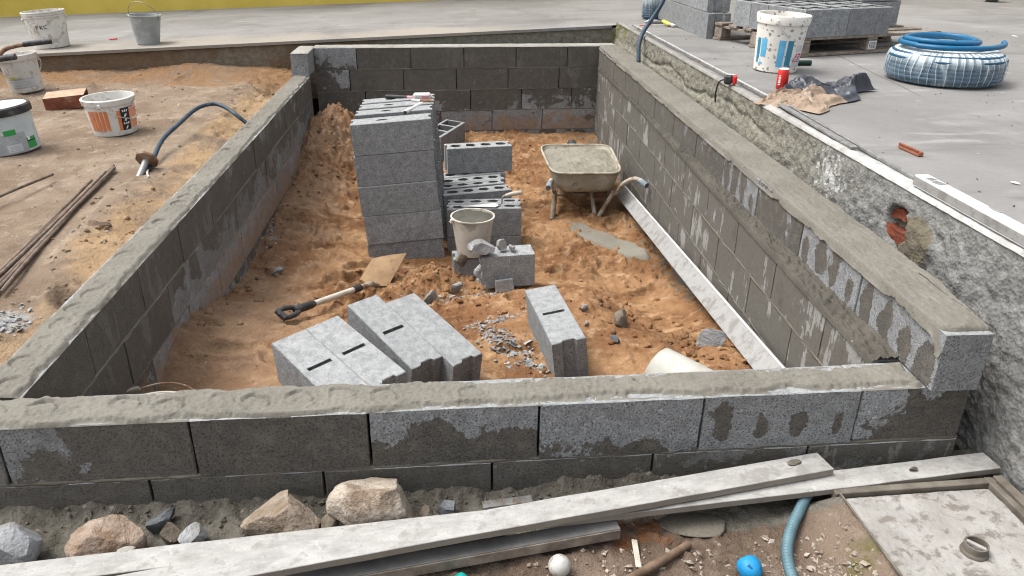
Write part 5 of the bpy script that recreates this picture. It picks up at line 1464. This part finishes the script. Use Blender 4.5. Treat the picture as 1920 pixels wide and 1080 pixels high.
e = thing('drinks_can', 'red drinks can standing behind the crumpled paper bag', 'can', (2.80, 2.64, ZY))
B().lathe([(.024, 0), (.033, .008), (.033, .105), (.027, .118)], 28).build('can_body', REDP, e, 50)
B().lathe([(.0275, .118), (.0285, .121), (.0265, .123), (.025, .120), (0, .120)], 28).build('can_top', ALUC, e, 50)
rzc = lambda z: .033
azc = math.atan2(-1.88-2.63, .714-2.845)
bb = B()
for k, (z, w) in enumerate([(.030, .02), (.043, .026), (.055, .02), (.068, .026), (.080, .018)]): bb.patch(rzc, azc-R(30)-w*9, azc-R(30)+w*9, z, z+.007, .0008, 4, 0, .12)
bb.build('white_script', WHITEI, e)

# paper bag
e = thing('paper_bag', 'crumpled brown paper sack with dark plastic liner lying on the yard edge', 'bag', (2.87, 2.36, ZY+.002), (0, 0, 0))
def crumple(U, V, seed):
    a = np.abs(vnoise(U*5, V*5, None, seed))+.6*np.abs(vnoise(U*11+3, V*11, None, seed+1))+.3*np.abs(vnoise(U*23, V*23, None, seed+2))
    return a
us, vs = np.linspace(0, 1, 90), np.linspace(0, 1, 60)
U, V = np.meshgrid(us, vs, indexing='ij')
def bagsurf(v0, v1, hmul, seed, zoff):
    Vv = v0+(v1-v0)*V
    c00, c10, c01, c11 = (-.42, -.10), (-.17, -.39), (.06, .38), (.44, .20)
    n1 = vnoise(U*3, Vv*4, None, seed); n2 = vnoise(U*3+9, Vv*4, None, seed+4)
    bl = lambda i: (c00[i]*(1-U)+c10[i]*U)*(1-Vv)+(c01[i]*(1-U)+c11[i]*U)*Vv
    Xp = bl(0)+.045*n1+.018*np.abs(vnoise(U*8, Vv*9, None, seed+8)); Yp = bl(1)+.045*n2+.018*np.abs(vnoise(U*9, Vv*8, None, seed+5))
    edge = sst(0, .07, U)*sst(0, .07, 1-U)*sst(-.001, .05, Vv)*sst(1.06, .98, Vv)
    pk = .055*np.exp(-((U-.2)/.22)**2)*sst(.4, .85, Vv)+.125*np.exp(-((U-.95)/.2)**2)*sst(.5, .95, Vv)+.085*np.maximum(0, 1-np.abs(U-.66+.3*(Vv-.4))/.14)*np.exp(-((Vv-.42)/.22)**2)+.016
    cr = crumple(U*1.2, Vv*1.6, seed)
    return Xp, Yp, zoff+edge*np.maximum(pk*.68+.026*(cr-.3), .002)
X1, Y1, Z1 = bagsurf(0.0, .52, 1, 41, .006)
X1p, Y1p, Z1p = X1, Y1, Z1
grid('paper_side', X1, Y1, Z1, PAPER, e, 35)
X1, Y1, Z1 = bagsurf(.495, 1.05, 1.0, 41, .008)
grid('plastic_liner', X1, Y1, Z1, LINER, e, 40)
bb = B()
for k in range(9):
    i, j = 30+k*3+(4 if k > 4 else 0), 40
    Xq, Yq, Zq = X1p, Y1p, Z1p
    bb.box((Xq[i, j], Yq[i, j], Zq[i, j]+.003), (.012, .014, .001), (0, 0, .2*k))
bb.build('printed_text', MARK, e)

e = thing('tape_measure', 'black and red tape measure on the yard edge with its strap hanging down', 'tape measure', (2.515, 2.735, ZY+.012), (0, 0, R(-25)))
B().box((-.012, 0, .03), (.052, .045, .058), None, 0, .012).build('case', GRIP, e)
B().box((.026, 0, .03), (.026, .046, .056), None, 0, .009).build('red_side', REDP, e)
B().box((.0, 0, .0605), (.05, .02, .003), None, 0, .001).build('top_clip', DUST, e)
sp = spline([(-.035, -.01, .03), (-.062, -.01, .015), (-.075, .0, -.03), (-.078, .01, -.085), (-.072, .015, -.115)], 6)
B().tube(sp, .005, 6).build('strap', DARKM, e, 60)

def bar(label, pts, w, h, mat, cat, name='metal_profile', group=None):
    b = B()
    for a, c in zip(pts[:-1], pts[1:]):
        a, c = Vector(a), Vector(c); d_ = c-a
        b.box((a+c)/2, (d_.length, w, h), (0, -math.asin(d_.z/d_.length), math.atan2(d_.y, d_.x)), 0, .001)
    return tag(b.build(name, mat), label, cat, group)
GMP = 'metal strips along the yard edge'
bar('long thin metal strip along the far yard edge, running under the tape measure', [(2.605, 5.6, ZY+.018), (2.585, 2.35, ZY+.018)], .008, .012, STEEL, 'metal strip', group=GMP)
bar('thin grey strip lying beside the long one on the far yard edge', [(2.628, 5.6, ZY+.018), (2.603, 2.35, ZY+.018)], .006, .010, DUST, 'metal strip', group=GMP)
bar('flat grey metal strip on the yard edge ending before the spirit level', [(2.585, 2.2, ZY+.017), (2.545, 1.27, ZY+.017)], .032, .010, STEEL, 'metal strip', group=GMP)
bar('thin dark strip running from the paper bag to the spirit level', [(2.625, 2.2, ZY+.014), (2.56, .70, ZY+.014)], .014, .012, STEEL, 'metal strip', group=GMP)

# spirit level
e = thing('spirit_level', 'aluminium spirit level lying along the near yard edge', 'spirit level', (2.535, .755, ZY+.014), (0, 0, math.atan2(-1.0, -.02)))
B().box((.60, 0, .021), (1.2, .052, .042), None, 0, .002).build('body', ALUC, e)
B().box((.60, -.0268, .021), (1.2, .0015, .030), None, 0, .0005).build('side_web', ALU, e)
B().box((.065, .0, .0426), (.03, .034, .001), (0, 0, .25), 0, .0003).build('hand_slot', STEEL, e)
B().box((.11, .0, .0426), (.045, .034, .001), (0, 0, .25), 0, .0003).build('hand_slot', STEEL, e)
B().tube([(.37, .02, .0435), (.40, .014, .0435), (.43, .022, .0435)], .003, 6).build('vial_edge', STEEL, e)

e = thing('clay_tube', 'broken red clay tube piece lying on the yard', 'brick piece', (2.793, 1.245, ZY+.011), (0, 0, R(93)))
B().box((0, .0, .0), (.15, .026, .020), None, 0, .004).build('shard', mat_simple('orange_clay', (.22, .07, .04), (.32, .12, .07), 20, .8, .3, 60), e)
B().box((.0, .012, .012), (.14, .008, .008), None, 0, .002).build('ridge', REDB, e)
e = thing('plastic_tube', 'short dark green tube lying behind the spattered bucket', 'tube', (3.28, 3.47, ZY+.019), (0, 0, R(-2)))
B().lathe([(.016, -.09), (.018, -.088), (.018, .088), (.016, .09), (.012, .09), (.012, -.09)], 14).build('tube_wall', DGREEN, e, 50, (0, 0, 0), (0, R(90), 0))

P = [(2.462, 4.70, .17), (2.462, 4.73, .25), (2.475, 4.80, .34), (2.53, 4.90, .43), (2.62, 4.98, .53), (2.70, 5.02, .64), (2.76, 5.05, .78), (2.80, 5.08, .95)]
o = B().tube(spline(P, 8), [.0175+.001*(k % 2) for k in range(57)], 10).build('cable_conduit', CONDUITD, None, 80)
tag(o, 'dark blue conduit rising from the right wall over the yard edge', 'conduit')
e = thing('utility_knife', 'yellow handled knife lying by the far block row', 'knife', (2.985, 5.77, ZY+.02), (0, 0, R(-78)))
B().box((0, 0, 0), (.16, .04, .03), (0, R(6), 0), 0, .01).build('handle', YELP, e)
B().box((.12, 0, -.004), (.09, .032, .018), (0, R(6), 0), 0, .004).build('pale_end', DUST, e)
e = thing('pointing_trowel', 'grey steel tool lying beside the yellow knife', 'tool', (2.875, 5.83, ZY+.014), (0, 0, R(-12)))
B().tube([(-.09, 0, .0), (-.05, 0, .01), (.04, 0, .01), (.09, 0, 0)], [.004, .022, .02, .008], 10).build('tool_body', STEEL, e, 60)
B().tube([(.085, 0, 0), (.14, -.01, 0)], .007, 8).build('tool_shank', DUST, e, 60)
tag(B().box((0, 0, 0), (.16, .008, .006), None, 0, .001).build('red_pencil', REDP, None, None, (2.76, 5.68, ZY+.008), (0, 0, R(28))), 'red carpenter pencil lying on the far yard edge', 'pencil')
for k, (x, y, s) in enumerate([(2.947, .784, .035), (6.0, 4.96, .05), (3.75, 3.02, .03)]):
    tag(rock('paper_scrap', None, None, (x, y, ZY+.006), (s, s*.4, .008), 300+k, WHITEI, (0, 0, -.9)), ['white scrap beside the spirit level on the yard', 'white scrap far out on the yard right of the pallet', 'white scrap beside the wrapped coil'][k], 'scrap')
tag(chips('grit', 260, lambda rg: (rg.uniform(2.65, 6), rg.uniform(.4, 6), ZY+.003), MUDST, .003, .010, 15), kind='stuff')

# far corner: white trolley and a pot
e = thing('trolley', 'white panelled trolley on black casters at the far yard corner', 'trolley', (8.3, 7.75, ZY), (0, 0, R(-35)))
B().box((.35, .3, .55), (.9, .55, .9), None, 0, .02).build('cabinet', WHITEP, e)
for x in (0, .7):
    for y in (.1, .5):
        B().lathe([(.0, -.02), (.05, -.02), (.06, 0), (.05, .02), (0, .02)], 18).build('caster_wheel', DARKM, e, 40, (x-.03, y, .06), (R(90), 0, R(20)))
e = thing('plant_pot', 'dark grey green round pot beside the far trolley', 'pot', (8.15, 8.35, ZY))
B().lathe([(.06, 0), (.11, .05), (.13, .13), (.11, .22), (.10, .23), (.09, .22), (0, .2)], 24).build('pot_body', mat_simple('mossy_glaze', (.05, .06, .045), (.16, .18, .15), 8, .6), e, 50)

# ------------------------------------------------------------------ foreground: boards, stones, hose, cover
def board(label, a, c, w, th, ztop, group):
    a, c = Vector(a), Vector(c); d_ = c-a; Lg = d_.length
    o_ = thing('formwork_board', label, 'board', (a.x, a.y, a.z), (0, -math.asin(d_.z/Lg), math.atan2(d_.y, d_.x)), group)
    nx_ = 90
    xs_ = np.linspace(0, Lg, nx_)
    prof = [(0, -th), (0, -.0015), (.0015, 0)]+[(w*k/8, 0) for k in range(1, 8)]+[(w-.0015, 0), (w, -.0015), (w, -th), (w/2, -th), (0, -th)]
    Xb_ = np.repeat(xs_[:, None], len(prof), 1); Yb_ = np.zeros_like(Xb_); Zb_ = np.zeros_like(Xb_)
    for k, (p_, q_) in enumerate(prof): Yb_[:, k] = -p_; Zb_[:, k] = q_
    wob = .0012*fbm(Xb_, Yb_, None, 5, 4, int(a.x*30)+50); Zb_ += wob*(Zb_ > -.004)
    Yb_ += .0012*fbm(xs_, xs_*0, None, 10, 4, 71)[:, None]
    Zb_ += .004*np.sin(xs_*1.7)[:, None]
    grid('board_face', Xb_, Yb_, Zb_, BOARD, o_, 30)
    bb_ = B()
    for ii in (0, nx_-1):
        bb_.add([(Xb_[ii, k], Yb_[ii, k], Zb_[ii, k]) for k in range(len(prof)-1)], [tuple(range(len(prof)-1))])
    bb_.build('board_end', BOARD, o_)
    return o_
GF = 'cement crusted boards in the foreground'
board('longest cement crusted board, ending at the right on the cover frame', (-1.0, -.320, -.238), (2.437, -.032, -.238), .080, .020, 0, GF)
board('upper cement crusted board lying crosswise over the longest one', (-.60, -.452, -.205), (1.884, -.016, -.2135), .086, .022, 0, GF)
e = thing('channel_section', 'short grey channel lying under the front of the upper board', 'channel', (-.10, -.395, -.270), (0, 0, math.atan2(.20, 1.30)), None)
B().box((.66, -.024, 0), (1.31, .047, .004), None, 0, .0015).build('web', mat_simple('dark_grey_channel', (.10, .099, .095), (.17, .167, .16), 9, .6, .2, 50), e)
B().box((.66, -.0495, -.017), (1.31, .004, .034), None, 0, .0015).build('front_flange', WOOD, e)
B().box((.66, .0015, -.017), (1.31, .004, .034), None, 0, .0015).build('rear_flange', WOOD, e)
rock('mortar_lump', 'flat mortar splash dried on the longest board at left', 'mortar', (-.13, -.245, -.238), (.05, .03, .010), 401, MORTL, (0, 0, .3), sub=2)
rock('mortar_lump', 'brown crumb of dirt on the right end of the longest board', 'dirt', (2.16, -.10, -.234), (.03, .016, .014), 402, MUDST, (0, 0, .3), sub=2)
rock('mortar_lump', 'ring of grey mortar near the right end of the upper board', 'mortar', (1.79, -.065, -.211), (.05, .022, .008), 403, MORTD, (0, 0, .3), sub=2)

GT = 'tan boulders along the front wall'
rock('boulder', 'rounded ochre stained boulder, leftmost by the front wall', 'boulder', (-.218, -.16, -.292), (.205, .17, .15), 501, mat_stone('ochre_limestone', (.31, .25, .20), (.225, .16, .115), (.145, .088, .045)), (0, 0, .3), GT, sub=5, facets=4, rough=.05, smooth=60)
rock('boulder', 'brown peaked boulder in the middle of three by the front wall', 'boulder', (.235, -.11, -.275), (.225, .15, .155), 507, TAN, (.1, 0, .15), GT, sub=5, facets=16, rough=.05, smooth=30, fmin=.40)
rock('boulder', 'largest pale pitted boulder by the front wall, right of the peaked one', 'boulder', (.535, -.09, -.270), (.265, .15, .155), 512, TANP, (0, .12, .05), GT, sub=5, facets=15, rough=.05, smooth=30, fmin=.40)
GG = 'grey granite setts in the foreground'
for k, (x, y, z, sx, sy, sz, mt, lb) in enumerate([(-.455, -.185, -.275, .13, .12, .13, GRANL, 'pale grey granite stone at the left picture edge'), (-.10, -.075, -.292, .085, .05, .07, GRAN, 'dark flat granite stone between boulder and wall joint'), (.015, -.155, -.288, .09, .06, .06, GRANL, 'grey granite stone just behind the longest board'), (-.055, -.125, -.300, .12, .07, .05, MUDST, 'mud covered stone between two grey granite stones'), (.385, -.125, -.298, .08, .06, .07, MUDST, 'dark muddy stone between the two right boulders'), (.715, -.085, -.300, .075, .05, .06, GRAN, 'dark stone right of the largest boulder'), (.66, -.10, -.305, .05, .05, .05, MUDST, 'small muddy stone touching the largest boulder')]):
    rock('granite_stone', lb, 'stone', (x, y, z), (sx, sy, sz), 520+k, mt, (.15*k, .3, .5*k), GG, facets=16, rough=.03, fmin=.36)
e = thing('steel_angle', 'galvanised metal offcut lying against the front wall behind the boards', 'offcut', (.90, -.078, -.292), (0, R(-2), R(4)))
B().box((0, 0, 0), (.15, .03, .004), None, 0, .001).build('flange', STEEL, e); B().box((0, -.014, -.018), (.148, .004, .032), None, 0, .001).build('web', STEEL, e)

# cover
e = thing('inspection_cover', 'pale concrete inspection cover in a dirty metal frame', 'cover', (1.90, -.19, -.25), (0, 0, R(1)))
xs = np.linspace(-.005, .462, 80); ys = np.linspace(-.75, .006, 110)
X, Y = np.meshgrid(xs, ys)
cr = np.minimum(np.minimum(X+.005, .462-X), .006-Y)
corner = np.maximum(0, (X-.42))+np.maximum(0, Y+.03)
grid('cover_slab', X, Y, .002*fbm(X, Y, None, 12, 4, 61)+.0015*fbm(X, Y, None, 50, 3, 62, .6, 'billow')-.012*sst(.012, 0, cr)-.02*sst(.055, .075, corner), HATCH, e)
B().box((-.012, -.37, -.012), (.006, .78, .034), None, 0, .001).build('frame_bar', FRAMEM, e)
B().box((.478, -.36, -.010), (.022, .80, .03), None, 0, .002).build('frame_bar', FRAMEM, e); B().box((.512, -.36, -.006), (.030, .80, .03), None, 0, .002).build('frame_bar', FRAMEM, e)
B().box((.235, .026, -.012), (.52, .026, .032), None, 0, .002).build('frame_bar', FRAMEM, e)
B().box((.235, -.37, -.05), (.46, .74, .05), None, 0, .002).build('cover_base', FRAMEM, e)
p = B(); p.lathe([(.036, -.002), (.034, .004), (.031, .006), (.031, .026), (.027, .026), (.027, .003), (0, .003)], 32)
pc = p.build('pipe_collar', FRAMEM, e, 40, (.236, -.245, .004))
B().box((.0, 0, .016), (.012, .052, .016), (0, 0, R(38)), 0, .002).build('collar_bar', HATCH, pc)

hp = spline([(1.855, -.085, -.296), (1.83, -.115, -.288), (1.80, -.145, -.283), (1.76, -.195, -.282), (1.705, -.262, -.290), (1.66, -.34, -.300), (1.638, -.43, -.306), (1.635, -.52, -.31), (1.65, -.65, -.318)], 34)
o = B().tube(hp, [.0165 if k % 4 < 2 else .0138 for k in range(len(hp))], 12).build('corrugated_hose', TEAL, None, 80)
tag(o, 'teal corrugated hose coming out from under the boards', 'hose')
o = B().tube(spline([(1.10, -.44, -.315), (1.20, -.39, -.308), (1.30, -.335, -.309), (1.40, -.275, -.312)], 6), [.0125]*10+[.0135]*3+[.012]*6, 9).build('wooden_stick', STICKM, None, 60)
tag(o, 'round brown stick lying in the foreground dirt', 'stick')
tag(B().box((0, 0, 0), (.105, .016, .004), None, 0, .001).build('wood_splinter', WOODL, None, None, (1.245, -.29, -.318), (R(8), 0, R(83))), 'thin pale wood splinter between the ball and the stick', 'splinter')
o = B().lathe([(.0001, -.031), (.012, -.0285), (.022, -.022), (.0285, -.012), (.031, 0), (.0285, .012), (.022, .022), (.012, .0285), (.0001, .031)], 28).build('ball', BALLM, None, 180, (1.018, -.338, -.297), (.4, .2, 0))
tag(o, 'small grubby white ball on the dirt in front of the boards', 'ball')
e = thing('balloon', 'crumpled blue rubber balloon lying near the hose', 'balloon', (1.533, -.388, -.297))
rock('balloon_skin', None, None, (0, 0, 0), (.066, .066, .060), 601, BALLOON, (0, 0, 0), parent=e, sub=4, facets=3, rough=.02, smooth=180)
B().tube(spline([(-.014, -.016, .026), (-.008, -.023, .021), (.002, -.029, .012), (.014, -.025, .012), (.018, -.019, .019)], 5), .0042, 6).build('fold', flat('blue_rubber_fold', (.006, .10, .26)), e, 60)
e = thing('balloon', 'dark teal rubber ball half hidden below the channel', 'ball', (.742, -.372, -.302))
rock('balloon_skin', None, None, (0, 0, 0), (.062, .062, .056), 602, TEALB, (0, 0, 0), parent=e, sub=4, facets=2, rough=.015, smooth=180)
rock('mortar_blob', 'smooth grey mortar pat on the dirt under the boards', 'mortar', (1.45, -.19, -.322), (.20, .10, .018), 603, MORTD, (0, 0, -.15), sub=4, facets=1, rough=.02, smooth=180)
rock('mortar_cone', 'pale grey mortar spatter beside the cover frame', 'mortar', (1.835, -.38, -.292), (.13, .05, .03), 604, GRANL, (0, .1, 1.0), sub=4, facets=2, rough=.08, smooth=60)
def fpf(rg):
    x, y = rg.uniform(.9, 1.85), -.26-abs(rg.normal(0, .13))
    if rg.uniform() < .4: x, y = rg.normal(1.72, .07), rg.normal(-.42, .05)
    return (x, y, HD(x, y)+rg.uniform(-.003, .006))
tag(chips('rubble', 300, fpf, RUBBLEM, .004, .017, 31, .4), kind='stuff')
tag(chips('gravel', 260, lambda rg: (lambda x, y: (x, y, HD(x, y)+rg.uniform(-.003, .008)))(rg.uniform(-.5, 2.3), -.01-abs(rg.normal(0, .05))), MORTD, .004, .016, 32, .7), kind='stuff')
